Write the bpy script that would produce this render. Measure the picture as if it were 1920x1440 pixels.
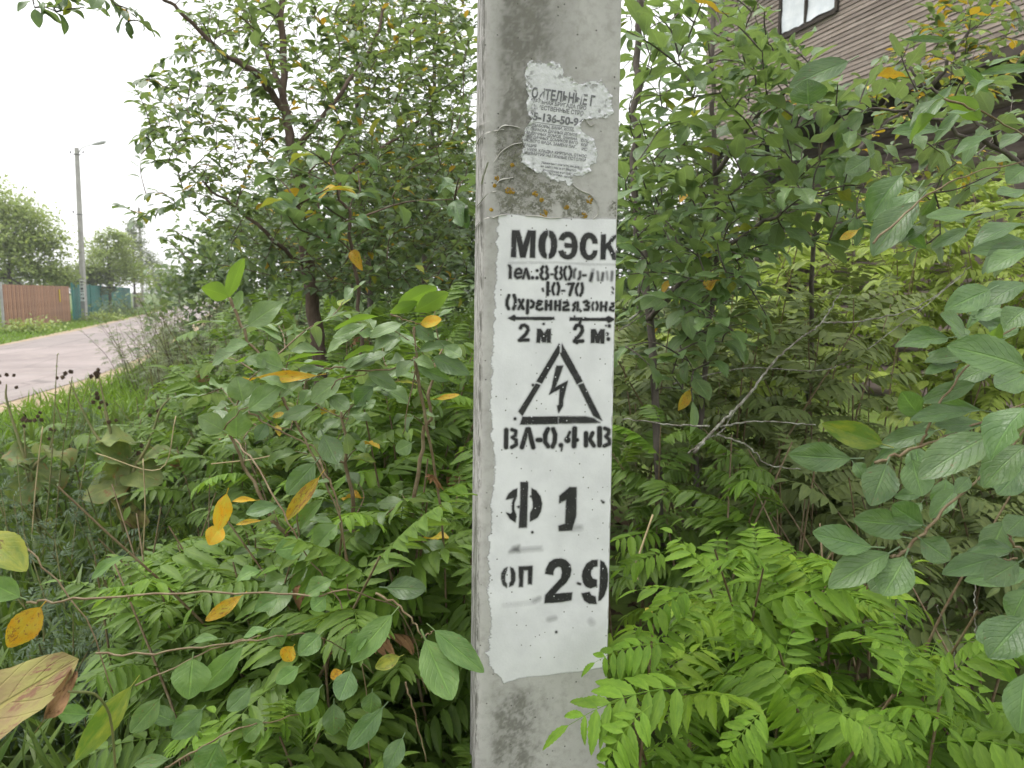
import bpy, math, random
import numpy as np
from mathutils import Vector, Matrix, noise as mnoise

random.seed(7)
rng = np.random.default_rng(11)
sc = bpy.context.scene
COL = sc.collection
for _o in list(bpy.data.objects):
    bpy.data.objects.remove(_o)

# ------------------------------------------------------------------ camera
FPX, CX, CY = 1443.0, 960.0, 720.0          # focal length and centre in pixels of the 1920 x 1440 photograph
PITCH = math.radians(6.76)
EYE = np.array((0.0, 0.0, 1.5))
cam_d = bpy.data.cameras.new('camera')
cam_d.sensor_width = 36.0
cam_d.lens = 36.0 * FPX / 1920.0
cam_d.clip_start = 0.05
cam_d.clip_end = 3000.0
cam_d.dof.use_dof = True
cam_d.dof.focus_distance = 1.45
cam_d.dof.aperture_fstop = 9.0
cam = bpy.data.objects.new('camera', cam_d)
cam.location = EYE
cam.rotation_euler = (math.radians(90) - PITCH, 0, 0)
COL.objects.link(cam)
sc.camera = cam

# ------------------------------------------------------------------ sky, sun, exposure (overcast)
SUN_EL, SUN_AZ = math.radians(70), math.radians(-75)      # soft light from the open, road side
w = bpy.data.worlds.new('World')
sc.world = w
w.use_nodes = True
nt = w.node_tree
nt.nodes.clear()
sky = nt.nodes.new('ShaderNodeTexSky')
sky.sky_type = 'NISHITA'
sky.sun_disc = False
sky.sun_elevation = SUN_EL
sky.sun_rotation = SUN_AZ
sky.air_density = 1.5
sky.dust_density = 4.0
sky.ozone_density = 1.0
hs = nt.nodes.new('ShaderNodeHueSaturation')
hs.inputs['Saturation'].default_value = 0.16
ov = nt.nodes.new('ShaderNodeMix')
ov.data_type = 'RGBA'
ov.inputs['Factor'].default_value = 0.62
ov.inputs[7].default_value = (9.9, 9.95, 10.0, 1)           # even cloud deck
bg = nt.nodes.new('ShaderNodeBackground')
bg.inputs['Strength'].default_value = 0.10
wo = nt.nodes.new('ShaderNodeOutputWorld')
nt.links.new(sky.outputs[0], hs.inputs['Color'])
nt.links.new(hs.outputs[0], ov.inputs[6])
nt.links.new(ov.outputs[2], bg.inputs['Color'])
nt.links.new(bg.outputs[0], wo.inputs['Surface'])

sun_d = bpy.data.lights.new('sun', 'SUN')
sun_d.energy = 1.5
sun_d.angle = math.radians(35)
sun_d.color = (1.0, 0.97, 0.92)
sun = bpy.data.objects.new('sun', sun_d)
sun.rotation_euler = (math.radians(90) - SUN_EL, 0, -SUN_AZ + math.radians(180))
COL.objects.link(sun)
_sd = Vector((math.sin(SUN_AZ) * math.cos(SUN_EL), math.cos(SUN_AZ) * math.cos(SUN_EL), math.sin(SUN_EL)))
sun.rotation_euler = _sd.to_track_quat('Z', 'Y').to_euler()

sc.view_settings.view_transform = 'Standard'
sc.view_settings.look = 'None'
sc.view_settings.gamma = 1.0
sc.view_settings.use_curve_mapping = False
sc.view_settings.exposure = 1.15
sc.cycles.use_denoising = True
try:
    sc.cycles.denoiser = 'OPENIMAGEDENOISE'
except Exception:
    pass
sc.cycles.max_bounces = 7
sc.cycles.diffuse_bounces = 3
sc.cycles.glossy_bounces = 2
sc.cycles.transmission_bounces = 4
sc.cycles.transparent_max_bounces = 12
sc.cycles.caustics_reflective = False
sc.cycles.caustics_refractive = False
sc.cycles.use_adaptive_sampling = True
sc.cycles.adaptive_threshold = 0.02

# ------------------------------------------------------------------ geometry helpers
cp, sp = math.cos(PITCH), math.sin(PITCH)
VR, VU, VF = np.array((1.0, 0, 0)), np.array((0, sp, cp)), np.array((0, cp, -sp))

def P(px, py, d):
    """the place in the world that the photograph shows at (px, py), d metres away along the view"""
    return EYE + d * ((px - CX) / FPX * VR + (CY - py) / FPX * VU + VF)

def to_px(p):
    q = np.asarray(p, float) - EYE
    d = q @ VF
    return CX + FPX * (q @ VR) / d, CY - FPX * (q @ VU) / d, d

def nrm(v):
    v = np.asarray(v, float)
    return v / (np.linalg.norm(v) + 1e-12)

def sstep(a, b, x):
    t = np.clip((x - a) / (b - a), 0, 1)
    return t * t * (3 - 2 * t)

def mesh_np(name, verts, faces, mats, uv=None, tint=None, smooth=True, attrs=None):
    """one mesh from arrays; faces: list of (k x n) int arrays, each of one polygon size; uv per vertex; tint per vertex"""
    verts = np.asarray(verts, np.float32)
    me = bpy.data.meshes.new(name)
    if not isinstance(faces, list):
        faces = [faces]
    faces = [np.asarray(f, np.int32) for f in faces if len(f)]
    loops = np.concatenate([f.ravel() for f in faces])
    tot = np.concatenate([np.full(len(f), f.shape[1], np.int32) for f in faces])
    start = np.concatenate([[0], np.cumsum(tot)[:-1]]).astype(np.int32)
    me.vertices.add(len(verts))
    me.vertices.foreach_set('co', verts.ravel())
    me.loops.add(len(loops))
    me.loops.foreach_set('vertex_index', loops)
    me.polygons.add(len(tot))
    me.polygons.foreach_set('loop_start', start)
    if uv is not None:
        l = me.uv_layers.new(name='UVMap')
        l.data.foreach_set('uv', np.asarray(uv, np.float32)[loops].ravel())
    if tint is not None:
        a = me.attributes.new('tint', 'FLOAT', 'POINT')
        a.data.foreach_set('value', np.asarray(tint, np.float32))
    for k, v in (attrs or {}).items():
        a = me.attributes.new(k, 'FLOAT', 'POINT')
        a.data.foreach_set('value', np.asarray(v, np.float32))
    for m in (mats if isinstance(mats, (list, tuple)) else [mats]):
        me.materials.append(m)
    me.update(calc_edges=True)
    me.polygons.foreach_set('use_smooth', np.full(len(tot), smooth))
    return me

class Bag:
    """collects boxes, tubes and sheets into one mesh"""
    def __init__(s):
        s.v, s.f, s.n = [], {}, 0
        s.uv, s.t = [], []
    def add(s, v, faces, uv=None, tint=0.0):
        v = np.asarray(v, float)
        for f in (faces if isinstance(faces, list) else [faces]):
            f = np.asarray(f, np.int64)
            if len(f):
                s.f.setdefault(f.shape[1], []).append(f + s.n)
        s.v.append(v)
        s.uv.append(np.zeros((len(v), 2)) if uv is None else np.asarray(uv, float))
        s.t.append(np.full(len(v), tint) if np.isscalar(tint) else np.asarray(tint))
        s.n += len(v)
    def box(s, c, size, rot=None, tint=0.0):
        h = np.asarray(size, float) / 2
        v = np.array([(x, y, z) for x in (-1, 1) for y in (-1, 1) for z in (-1, 1)], float) * h
        if rot is not None:
            v = v @ np.asarray(rot).T
        s.add(v + np.asarray(c, float), np.array([(0, 1, 3, 2), (4, 6, 7, 5), (0, 4, 5, 1), (2, 3, 7, 6), (0, 2, 6, 4), (1, 5, 7, 3)]), tint=tint)
    def tube(s, pts, radii, sides=6, tint=0.0, cap=True):
        pts = np.asarray(pts, float)
        n = len(pts)
        r = np.full(n, radii, float) if np.isscalar(radii) else np.asarray(radii, float)
        tan = np.gradient(pts, axis=0)
        tan /= np.linalg.norm(tan, axis=1)[:, None] + 1e-9
        ref = np.array((0.31, 0.22, 0.92)) if abs(tan[0, 2]) < 0.9 else np.array((1.0, 0.1, 0))
        a = np.cross(tan, ref)
        a /= np.linalg.norm(a, axis=1)[:, None] + 1e-9
        b = np.cross(tan, a)
        ang = np.linspace(0, 2 * math.pi, sides, endpoint=False)
        v = pts[:, None, :] + r[:, None, None] * (np.cos(ang)[None, :, None] * a[:, None, :] + np.sin(ang)[None, :, None] * b[:, None, :])
        i = np.arange(n - 1)[:, None] * sides
        j = np.arange(sides)[None, :]
        k = (j + 1) % sides
        q = np.stack([i + j, i + k, i + sides + k, i + sides + j], -1).reshape(-1, 4)
        fs = [q]
        if cap:
            fs.append(np.array([list(range(sides))[::-1]]))
            fs.append(np.array([[(n - 1) * sides + x for x in range(sides)]]))
        length = np.concatenate([[0], np.cumsum(np.linalg.norm(np.diff(pts, axis=0), axis=1))])
        uv = np.stack(np.broadcast_arrays(ang[None, :] / 6.283, length[:, None]), -1).reshape(-1, 2)
        s.add(v.reshape(-1, 3), fs, uv=uv, tint=tint)
    def mesh(s, name, mats, smooth=True):
        return mesh_np(name, np.concatenate(s.v), [np.concatenate(x) for x in s.f.values()], mats, np.concatenate(s.uv), np.concatenate(s.t), smooth)

def curve_pts(pts, n=10):
    """smooth Catmull-Rom line through points"""
    pts = np.asarray(pts, float)
    if len(pts) < 3:
        t = np.linspace(0, 1, n)[:, None]
        return pts[0] * (1 - t) + pts[-1] * t
    p = np.vstack([2 * pts[0] - pts[1], pts, 2 * pts[-1] - pts[-2]])
    out = []
    m = max(2, n // (len(pts) - 1))
    for i in range(1, len(p) - 2):
        for t in np.linspace(0, 1, m, endpoint=False):
            out.append(0.5 * (2 * p[i] + (p[i + 1] - p[i - 1]) * t + (2 * p[i - 1] - 5 * p[i] + 4 * p[i + 1] - p[i + 2]) * t * t + (3 * p[i] - p[i - 1] - 3 * p[i + 1] + p[i + 2]) * t ** 3))
    out.append(p[-2])
    return np.array(out)

# ------------------------------------------------------------------ object helpers
def tag(o, label=None, cat=None, group=None, kind=None):
    if label: o['label'] = label
    if cat: o['category'] = cat
    if group: o['group'] = group
    if kind: o['kind'] = kind
    return o

def thing(name, label, cat, loc=(0, 0, 0), group=None):
    o = bpy.data.objects.new(name, None)
    o.empty_display_size = 0.1
    o.location = tuple(map(float, loc))
    COL.objects.link(o)
    return tag(o, label, cat, group)

def link(name, me, parent=None, base=None):
    """a mesh object whose vertices are world coordinates; base = where its thing (the topmost Empty) stands"""
    o = bpy.data.objects.new(name, me)
    COL.objects.link(o)
    if parent is not None:
        o.parent = parent
        if parent.type == 'EMPTY':
            o.location = -parent.location
    return o

def place(name, me, parent, pos, rot, scale):
    """a shared mesh put at a world place below the Empty parent; rot: 3x3 columns = axes"""
    o = bpy.data.objects.new(name, me)
    COL.objects.link(o)
    M = Matrix([list(map(float, r)) for r in rot]).to_4x4()
    M = Matrix.Translation(Vector(tuple(map(float, pos))) - (parent.location if parent else Vector())) @ M @ Matrix.Diagonal((*(scale if hasattr(scale, '__len__') else (scale,) * 3), 1.0))
    o.parent = parent
    o.matrix_basis = M
    return o

def structure(name, me):
    o = bpy.data.objects.new(name, me)
    COL.objects.link(o)
    o['kind'] = 'structure'
    return o

# ------------------------------------------------------------------ material helpers
class NB:
    """short-hand for building a node tree"""
    def __init__(s, name):
        s.m = bpy.data.materials.new(name)
        s.m.use_nodes = True
        s.t = s.m.node_tree
        s.t.nodes.clear()
        s.out = s.t.nodes.new('ShaderNodeOutputMaterial')
    def n(s, kind, **kw):
        x = s.t.nodes.new('ShaderNode' + kind)
        for k, v in kw.items():
            setattr(x, k, v)
        return x
    def l(s, a, b):
        s.t.links.new(a, b)
    def val(s, sock, v):
        if hasattr(v, 'is_output') or isinstance(v, bpy.types.NodeSocket):
            s.l(v, sock)
        else:
            sock.default_value = v
    def math(s, op, a, b=None, c=None, clamp=False):
        x = s.n('Math', operation=op, use_clamp=clamp)
        s.val(x.inputs[0], a)
        if b is not None: s.val(x.inputs[1], b)
        if c is not None: s.val(x.inputs[2], c)
        return x.outputs[0]
    def mix(s, f, a, b, blend='MIX'):
        x = s.n('Mix', data_type='RGBA', blend_type=blend)
        s.val(x.inputs[0], f)
        s.val(x.inputs[6], a if isinstance(a, bpy.types.NodeSocket) else (*a, 1))
        s.val(x.inputs[7], b if isinstance(b, bpy.types.NodeSocket) else (*b, 1))
        return x.outputs[2]
    def ramp(s, x, a, b):
        """0 below a, 1 above b, smooth"""
        r = s.n('MapRange', interpolation_type='SMOOTHSTEP', clamp=True)
        s.l(x, r.inputs[0])
        r.inputs[1].default_value, r.inputs[2].default_value = a, b
        r.inputs[3].default_value, r.inputs[4].default_value = (0, 1) if a < b else (0, 1)
        if a > b:
            r.inputs[1].default_value, r.inputs[2].default_value = b, a
            r.inputs[3].default_value, r.inputs[4].default_value = 1, 0
        return r.outputs[0]
    def noise(s, vec, scale, detail=4, rough=0.55, dim='3D', w=None):
        x = s.n('TexNoise', noise_dimensions=dim)
        if vec is not None: s.l(vec, x.inputs['Vector'])
        x.inputs['Scale'].default_value = scale
        x.inputs['Detail'].default_value = detail
        x.inputs['Roughness'].default_value = rough
        if w is not None: s.val(x.inputs['W'], w)
        return x.outputs[0]
    def voro(s, vec, scale, feature='F1', rand=1.0):
        x = s.n('TexVoronoi', feature=feature)
        s.l(vec, x.inputs['Vector'])
        x.inputs['Scale'].default_value = scale
        x.inputs['Randomness'].default_value = rand
        return x
    def mapping(s, vec, scale=(1, 1, 1), loc=(0, 0, 0), rot=(0, 0, 0)):
        x = s.n('Mapping')
        s.l(vec, x.inputs[0])
        x.inputs['Location'].default_value = loc
        x.inputs['Rotation'].default_value = rot
        x.inputs['Scale'].default_value = scale
        return x.outputs[0]
    def bump(s, h, strength=0.3, dist=0.01, normal=None):
        x = s.n('Bump')
        x.inputs['Strength'].default_value = strength
        x.inputs['Distance'].default_value = dist
        s.l(h, x.inputs['Height'])
        if normal is not None: s.l(normal, x.inputs['Normal'])
        return x.outputs[0]
    def bsdf(s, color, rough=0.8, spec=0.4, normal=None, metallic=0.0):
        x = s.n('BsdfPrincipled')
        s.val(x.inputs['Base Color'], color if isinstance(color, bpy.types.NodeSocket) else (*color, 1))
        s.val(x.inputs['Roughness'], rough)
        s.val(x.inputs['Specular IOR Level'], spec)
        s.val(x.inputs['Metallic'], metallic)
        if normal is not None: s.l(normal, x.inputs['Normal'])
        return x.outputs[0]
    def done(s, shader):
        s.l(shader, s.out.inputs['Surface'])
        return s.m

def simple(name, a, b, scale=8.0, rough=0.8, spec=0.3, bump=0.0, bscale=None, stretch=(1, 1, 1), dist=0.01, objrand=0.0):
    B = NB(name)
    co = B.mapping(B.n('TexCoord').outputs['Object'], scale=stretch)
    f = B.noise(co, scale, 6, 0.6)
    c = B.mix(B.ramp(f, 0.35, 0.68), a, b)
    if objrand:
        oi = B.n('ObjectInfo').outputs['Random']
        h = B.n('HueSaturation')
        B.l(c, h.inputs['Color'])
        B.l(B.math('MULTIPLY_ADD', oi, objrand, 1 - objrand / 2), h.inputs['Value'])
        c = h.outputs[0]
    nm = None
    if bump:
        nm = B.bump(B.noise(co, bscale or scale * 6, 6, 0.65), bump, dist)
    return B.done(B.bsdf(c, rough, spec, nm))

# ================================================================== SETTING
def poly_sheet(name, pts, z, mat, sub=1):
    v = np.array([(x, y, z) for x, y in pts], float)
    return mesh_np(name, v, [np.array([list(range(len(v)))])], mat, smooth=False)

M_soil = simple('soil', (0.035, 0.028, 0.018), (0.08, 0.065, 0.04), 3.0, 0.95, 0.1, 0.5, 30)
def _ground_mat():
    B = NB('ground')
    co = B.n('TexCoord').outputs['Object']
    f = B.noise(co, 0.8, 6, 0.6)
    g = B.noise(co, 14.0, 5, 0.6)
    c = B.mix(B.ramp(f, 0.35, 0.65), (0.05, 0.085, 0.02), (0.11, 0.16, 0.035))
    c = B.mix(B.ramp(g, 0.5, 0.75), c, (0.09, 0.075, 0.045))
    return B.done(B.bsdf(c, 0.95, 0.1, B.bump(g, 0.6, 0.03)))
M_ground = _ground_mat()
# the ground: one sheet out to the horizon, finer and uneven near the camera
gx = np.concatenate([[-1500, -500, -200, -100], np.linspace(-60, 30, 61), [60, 120, 300, 800, 1500]])
gy = np.concatenate([[-300, -60], np.linspace(-8, 90, 66), [120, 180, 300, 600, 1500, 2500]])
GX, GY = np.meshgrid(gx, gy)
GZ = np.array([mnoise.noise((x * 0.35, y * 0.35, 0.0)) for x, y in zip(GX.ravel(), GY.ravel())]) * 0.03 - 0.04
nx = len(gx)
ii = (np.arange(len(gy) - 1)[:, None] * nx + np.arange(nx - 1)[None, :]).ravel()
structure('ground', mesh_np('ground', np.stack([GX.ravel(), GY.ravel(), GZ], 1), np.stack([ii, ii + 1, ii + nx + 1, ii + nx], 1), M_ground))

ROAD_R = [(-5.2, -8), (-5.6, 0), (-6.2, 6), (-7.0, 11.2), (-7.9, 15.5), (-10.6, 23.8), (-16.3, 40), (-27, 70), (-36, 95), (-52, 140)]
ROAD_L = [(-9.6, -8), (-10.2, 0), (-11.0, 6), (-12.0, 12), (-14.0, 20.5), (-16.6, 29), (-19.9, 38.6), (-24, 50), (-33, 75), (-41, 98), (-57, 143)]
def strip(left, right, n, z, crown=0.0, cols=7):
    L, R = curve_pts([(*p, 0) for p in left], n * (len(left) - 1)), curve_pts([(*p, 0) for p in right], n * (len(right) - 1))
    k = 60
    def res(c):
        s = np.concatenate([[0], np.cumsum(np.linalg.norm(np.diff(c, axis=0), axis=1))])
        t = np.linspace(0, s[-1], k)
        return np.stack([np.interp(t, s, c[:, a]) for a in range(3)], 1)
    L, R = res(L), res(R)
    t = np.linspace(0, 1, cols)
    v = L[:, None] * (1 - t[None, :, None]) + R[:, None] * t[None, :, None]
    v[..., 2] = z + crown * np.sin(math.pi * t)[None, :]
    i = (np.arange(k - 1)[:, None] * cols + np.arange(cols - 1)[None, :]).ravel()
    return v.reshape(-1, 3), np.stack([i, i + 1, i + cols + 1, i + cols], 1)

def _road_mat():
    B = NB('worn_asphalt')
    co = B.n('TexCoord').outputs['Object']
    f = B.noise(co, 0.5, 6, 0.6)
    g = B.noise(co, 40.0, 4, 0.7)
    st = B.noise(B.mapping(co, (1.6, 0.12, 1), rot=(0, 0, 0.32)), 1.0, 5, 0.6)
    c = B.mix(B.ramp(f, 0.3, 0.7), (0.205, 0.172, 0.165), (0.285, 0.242, 0.23))
    c = B.mix(B.math('MULTIPLY', B.ramp(st, 0.52, 0.7), 0.5), c, (0.32, 0.29, 0.27))
    c = B.mix(B.ramp(g, 0.45, 0.75), c, (0.19, 0.165, 0.155))
    pt = B.voro(B.mapping(co, (0.22, 0.1, 1)), 1.0)
    sp_ = B.n('SeparateColor'); B.l(pt.outputs['Color'], sp_.inputs[0])
    c = B.mix(B.math('MULTIPLY', B.math('GREATER_THAN', sp_.outputs[0], 0.72), 0.45), c, (0.17, 0.15, 0.145))
    c = B.mix(B.math('MULTIPLY', B.ramp(B.noise(co, 3.0, 6, 0.7), 0.52, 0.72), 0.55), c, (0.34, 0.29, 0.25))
    cr = B.voro(B.mapping(co, (0.7, 0.25, 1)), 1.0, 'DISTANCE_TO_EDGE')
    c = B.mix(B.math('MULTIPLY', B.ramp(cr.outputs[0], 0.012, 0.0), 0.5), c, (0.07, 0.065, 0.06))
    return B.done(B.bsdf(c, 0.9, 0.25, B.bump(g, 0.3, 0.01)))
v, f = strip(ROAD_L, ROAD_R, 6, 0.03, 0.05)
structure('road', mesh_np('road', v, f[:, ::-1], _road_mat()))
M_sand = simple('sandy_shoulder', (0.34, 0.27, 0.19), (0.24, 0.19, 0.12), 2.5, 0.95, 0.1, 0.5, 40)
rr = [(x + 0.55 + 0.25 * math.sin(y * 0.7), y) for x, y in ROAD_R]
v, f = strip([(x - 0.1, y) for x, y in ROAD_R], rr, 6, 0.02, 0.0, 3)
structure('road_shoulder', mesh_np('road_shoulder', v, f[:, ::-1], M_sand))
rl = [(x - 0.35 - 0.15 * math.sin(y * 0.5), y) for x, y in ROAD_L]
v, f = strip(rl, [(x + 0.1, y) for x, y in ROAD_L], 6, 0.02, 0.0, 3)
structure('far_shoulder', mesh_np('far_shoulder', v, f[:, ::-1], M_sand))

# ------------------------------------------------------------------ fences across the road
def along(a, b, t):
    return np.asarray(a) * (1 - t) + np.asarray(b) * t
def fence(name, label, a, b, n, h, mats, post_mat, lap=1.0, wave=0.02, posts=(), hvar=0.0, board='board', tilt=0.0, top_trim=None):
    a, b = np.array((*a, 0.0)), np.array((*b, 0.0))
    t = thing(name, label, 'fence', a)
    d = nrm(b - a)
    nn = np.array((d[1], -d[0], 0))                       # towards the road
    L = np.linalg.norm(b - a)
    wv = L / n
    # one profiled board: a shallow trapezoid rib, shared by all
    prof = [(-0.5, 0), (-0.32, 0), (-0.24, 1), (0.24, 1), (0.32, 0), (0.5, 0)]
    vs, fs = [], []
    for z in (0.04, h):
        for x, o in prof:
            vs.append((x * wv * lap, -o * wave, z))
    k = len(prof)
    for i in range(k - 1):
        fs.append((i, i + 1, k + i + 1, k + i))
    meshes = [mesh_np(board, np.array(vs), np.array(fs), m, smooth=False) for m in mats]
    rot = np.stack([d, -nn, (0, 0, 1)], 1)
    for i in range(n):
        c = along(a, b, (i + 0.5) / n)
        me = meshes[i % len(meshes)]
        c = c + np.array((0, 0, random.uniform(-hvar, hvar)))
        place(board, me, t, c, rot, 1.0)
    for z in (0.35, h - 0.35):
        B = Bag(); B.box((0, 0, 0), (L, 0.04, 0.06), rot)
        o = link('rail', B.mesh('rail', post_mat, False), t); o.location = Vector(along(a, b, 0.5) - nn * 0.05 + np.array((0, 0, z)) - a)
    for s in posts:
        B = Bag(); B.box((0, 0, (h + 0.08) / 2), (0.1, 0.08, h + 0.08), rot)
        o = link('post', B.mesh('post', post_mat, False), t); o.location = Vector(along(a, b, s) + nn * 0.03 - a)
    return t
def ribbed(name, c, c2):
    return simple(name, c, c2, 3.0, 0.55, 0.4, 0.05, 60, objrand=0.25)
M_brown = [ribbed('brown_fence_a', (0.30, 0.150, 0.082), (0.37, 0.195, 0.112)), ribbed('brown_fence_b', (0.23, 0.112, 0.06), (0.30, 0.155, 0.09))]
M_green = [ribbed('green_fence_a', (0.012, 0.115, 0.10), (0.02, 0.15, 0.125))]
M_post = simple('grey_post', (0.3, 0.3, 0.3), (0.42, 0.42, 0.42), 5, 0.6)
FA, FB = P(6, 622, 30.0), P(133, 603.5, 40.0)
FA = (FA[0], FA[1]); FB = (FB[0], FB[1])
fence('brown_fence', 'brown ribbed board fence with a yellow strip beside the roadside grass', FA, FB, 42, 1.83, M_brown, M_post, posts=(0.0,), hvar=0.012, wave=0.03)
FC = (FB[0] - 0.15, FB[1] + 0.5)
FD = P(150, 600, 42.5); FE = P(246, 579, 72.0)
fence('green_fence', 'teal green ribbed metal fence running on behind the lamp post', FC, (FE[0], FE[1]), 110, 1.95, M_green, simple('green_post', (0.03, 0.14, 0.12), (0.04, 0.17, 0.14)), wave=0.02, posts=(0.0, 0.1, 0.2, 0.35, 0.5))
fence('wooden_gate_fence', 'low weathered plank fence at the far end of the green fence', (FE[0] - 0.4, FE[1] + 1.2), (FE[0] - 3.5, FE[1] + 10), 20, 1.5, [simple('grey_plank', (0.2, 0.16, 0.12), (0.28, 0.24, 0.2), 4, 0.9, objrand=0.2)], M_post, posts=(0, 0.5))
# yellow strip fixed to the brown fence
_c = P(113, 555, 37.6)
B = Bag(); B.box((0, 0, 0), (0.1, 0.03, 0.62))
_bf = bpy.data.objects['brown_fence']
o = link('yellow_strip', B.mesh('yellow_strip', simple('yellow_paint', (0.6, 0.45, 0.02), (0.65, 0.5, 0.03)), False), _bf)
_d = nrm(np.array((FB[0] - FA[0], FB[1] - FA[1], 0))); _nn = np.array((_d[1], -_d[0], 0))
_t = 0.80
o.location = Vector(along((*FA, 0), (*FB, 0), _t) + _nn * 0.06 + np.array((0, 0, 1.36)) - np.array((*FA, 0)))
o.rotation_euler = (0, 0, math.atan2(_d[1], _d[0]))
B = Bag(); B.box((FA[0] - 0.12, FA[1] - 0.3, 0.95), (0.24, 0.16, 1.9))
o = link('gate_post', B.mesh('gate_post', simple('pale_post', (0.42, 0.42, 0.43), (0.5, 0.5, 0.5), 3), False))
tag(o, 'pale grey square gate post at the near end of the brown fence', 'post')

# ------------------------------------------------------------------ distant street poles
M_conc_far = simple('far_concrete', (0.3, 0.29, 0.28), (0.4, 0.39, 0.37), 2.0, 0.9, 0.2, 0.2, 20)
M_lampgrey = simple('lamp_metal', (0.35, 0.36, 0.36), (0.42, 0.43, 0.43), 5, 0.5, 0.5)
M_white = simple('white_paint_far', (0.72, 0.72, 0.72), (0.8, 0.8, 0.79), 6, 0.7)
M_blackmark = simple('black_marks', (0.03, 0.03, 0.03), (0.06, 0.06, 0.06), 20, 0.7)
M_wire = simple('dark_metal', (0.05, 0.05, 0.05), (0.09, 0.09, 0.09), 20, 0.6)
def street_pole(base, top_h, lean, label, yaw=0.0, w0=0.26, w1=0.17, lamp=True, panel=True):
    t = thing('street_pole', label, 'lamp post' if lamp else 'utility pole', base)
    base = np.asarray(base)
    def ax(z):
        return base + np.array((lean * z, 0, z))
    B = Bag()
    vs = []
    for z in np.linspace(-0.3, top_h, 8):
        ww = w0 + (w1 - w0) * max(z, 0) / top_h
        for x, y in ((-.5, -.42), (-.42, -.5), (.42, -.5), (.5, -.42), (.5, .4), (.4, .5), (-.4, .5), (-.5, .4)):
            vs.append(ax(z) + np.array((x * ww, y * ww, 0)))
    f = [(r * 8 + i, r * 8 + (i + 1) % 8, r * 8 + 8 + (i + 1) % 8, r * 8 + 8 + i) for r in range(7) for i in range(8)]
    B.add(np.array(vs), [np.array(f), np.array([[56 + i for i in range(8)]])])
    link('shaft', B.mesh('shaft', M_conc_far, False), t)
    if panel:
        B = Bag(); B.box(ax(1.62) + np.array((0, -0.128, 0)), (0.225, 0.008, 1.15))
        pn = link('paint_panel', B.mesh('paint_panel', M_white, False), t)
        B = Bag()
        for z, ww, hh, dx in ((2.08, 0.17, 0.07, 0), (1.95, 0.16, 0.04, 0), (1.88, 0.15, 0.03, 0), (1.72, 0.14, 0.12, 0), (1.58, 0.15, 0.05, 0), (1.4, 0.05, 0.09, -0.05), (1.4, 0.04, 0.09, 0.05), (1.22, 0.05, 0.06, -0.06), (1.2, 0.08, 0.11, 0.05)):
            B.box(ax(z) + np.array((dx, -0.135, 0)), (ww, 0.006, hh))
        o = link('marking', B.mesh('marking', M_blackmark, False), pn)
    # iron band with hooks and insulators
    for z, n in ((top_h - 0.35, 2), (top_h * 0.62, 1)):
        B = Bag(); B.box(ax(z), (w1 * 1.25, w1 * 1.25, 0.05))
        bd = link('band', B.mesh('band', M_wire, False), t)
        for s in ((-1, 1) if n == 2 else (-1,)):
            B = Bag(); p = ax(z)
            B.tube([p + (s * 0.08, 0, 0), p + (s * 0.3, 0, 0.02), p + (s * 0.34, 0, 0.12)], 0.018, 5)
            B.tube([p + (s * 0.34, 0, 0.08), p + (s * 0.34, 0, 0.12), p + (s * 0.34, 0, 0.17), p + (s * 0.34, 0, 0.2)], [0.03, 0.05, 0.04, 0.02], 7)
            link('insulator', B.mesh('insulator', M_wire), bd)
    if lamp:
        B = Bag(); p = ax(top_h - 0.25); e = np.array((math.cos(yaw), math.sin(yaw), 0))
        B.tube(curve_pts([p + e * 0.1, p + e * 0.35 + (0, 0, 0.28), p + e * 0.95 + (0, 0, 0.45)], 10), 0.028, 6)
        arm = link('lamp_arm', B.mesh('lamp_arm', M_lampgrey), t)
        B = Bag(); q = p + e * 0.85 + np.array((0, 0, 0.42))
        ts = np.linspace(0, 1, 9)
        prof = np.interp(ts, [0, .08, .3, .75, .95, 1], [.035, .06, .085, .11, .07, .02])
        B.tube([q + e * (0.75 * x) + (0, 0, 0.16 * x) for x in ts], prof, 10)
        link('lamp_head', B.mesh('lamp_head', M_lampgrey), arm)
    return t
_b = P(159, 602, 42.0)
street_pole((_b[0], _b[1], 0.0), 9.15, 0.018, 'tall concrete lamp post with white numbered panel in front of the green fence')
_b2 = P(268, 570, 80.0)
street_pole((_b2[0], _b2[1], 0.0), 10.2, 0.012, 'faint distant concrete pole rising through the far treetops', lamp=True, panel=False)

# ================================================================== THE CONCRETE POLE
YAW = math.radians(11)
PE, PN = np.array((math.cos(YAW), math.sin(YAW), 0)), np.array((math.sin(YAW), -math.cos(YAW), 0))
_p = P(1030, 549, 1.275)
PO = np.array((_p[0], _p[1], 0.0))
def on_face(px, py):
    """(s, z) on the pole's front face seen at a pixel of the photograph"""
    D = ((px - CX) / FPX) * VR + ((CY - py) / FPX) * VU + VF
    t = ((PO - EYE) @ PN) / (D @ PN)
    q = EYE + t * D
    return (q - PO) @ PE, q[2]
def face_pt(s, z, off=0.0):
    return PO + np.multiply.outer(s, PE) + np.multiply.outer(z, (0, 0, 1.0)) + PN * off
_lt, _lb = on_face(927, 0), on_face(909, 1440)
_rt, _rb = on_face(1167, 0), on_face(1136, 1440)
def edge_L(z): return _lb[0] + (_lt[0] - _lb[0]) * (z - _lb[1]) / (_lt[1] - _lb[1])
def edge_R(z): return _rb[0] + (_rt[0] - _rb[0]) * (z - _rb[1]) / (_rt[1] - _rb[1])

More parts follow.
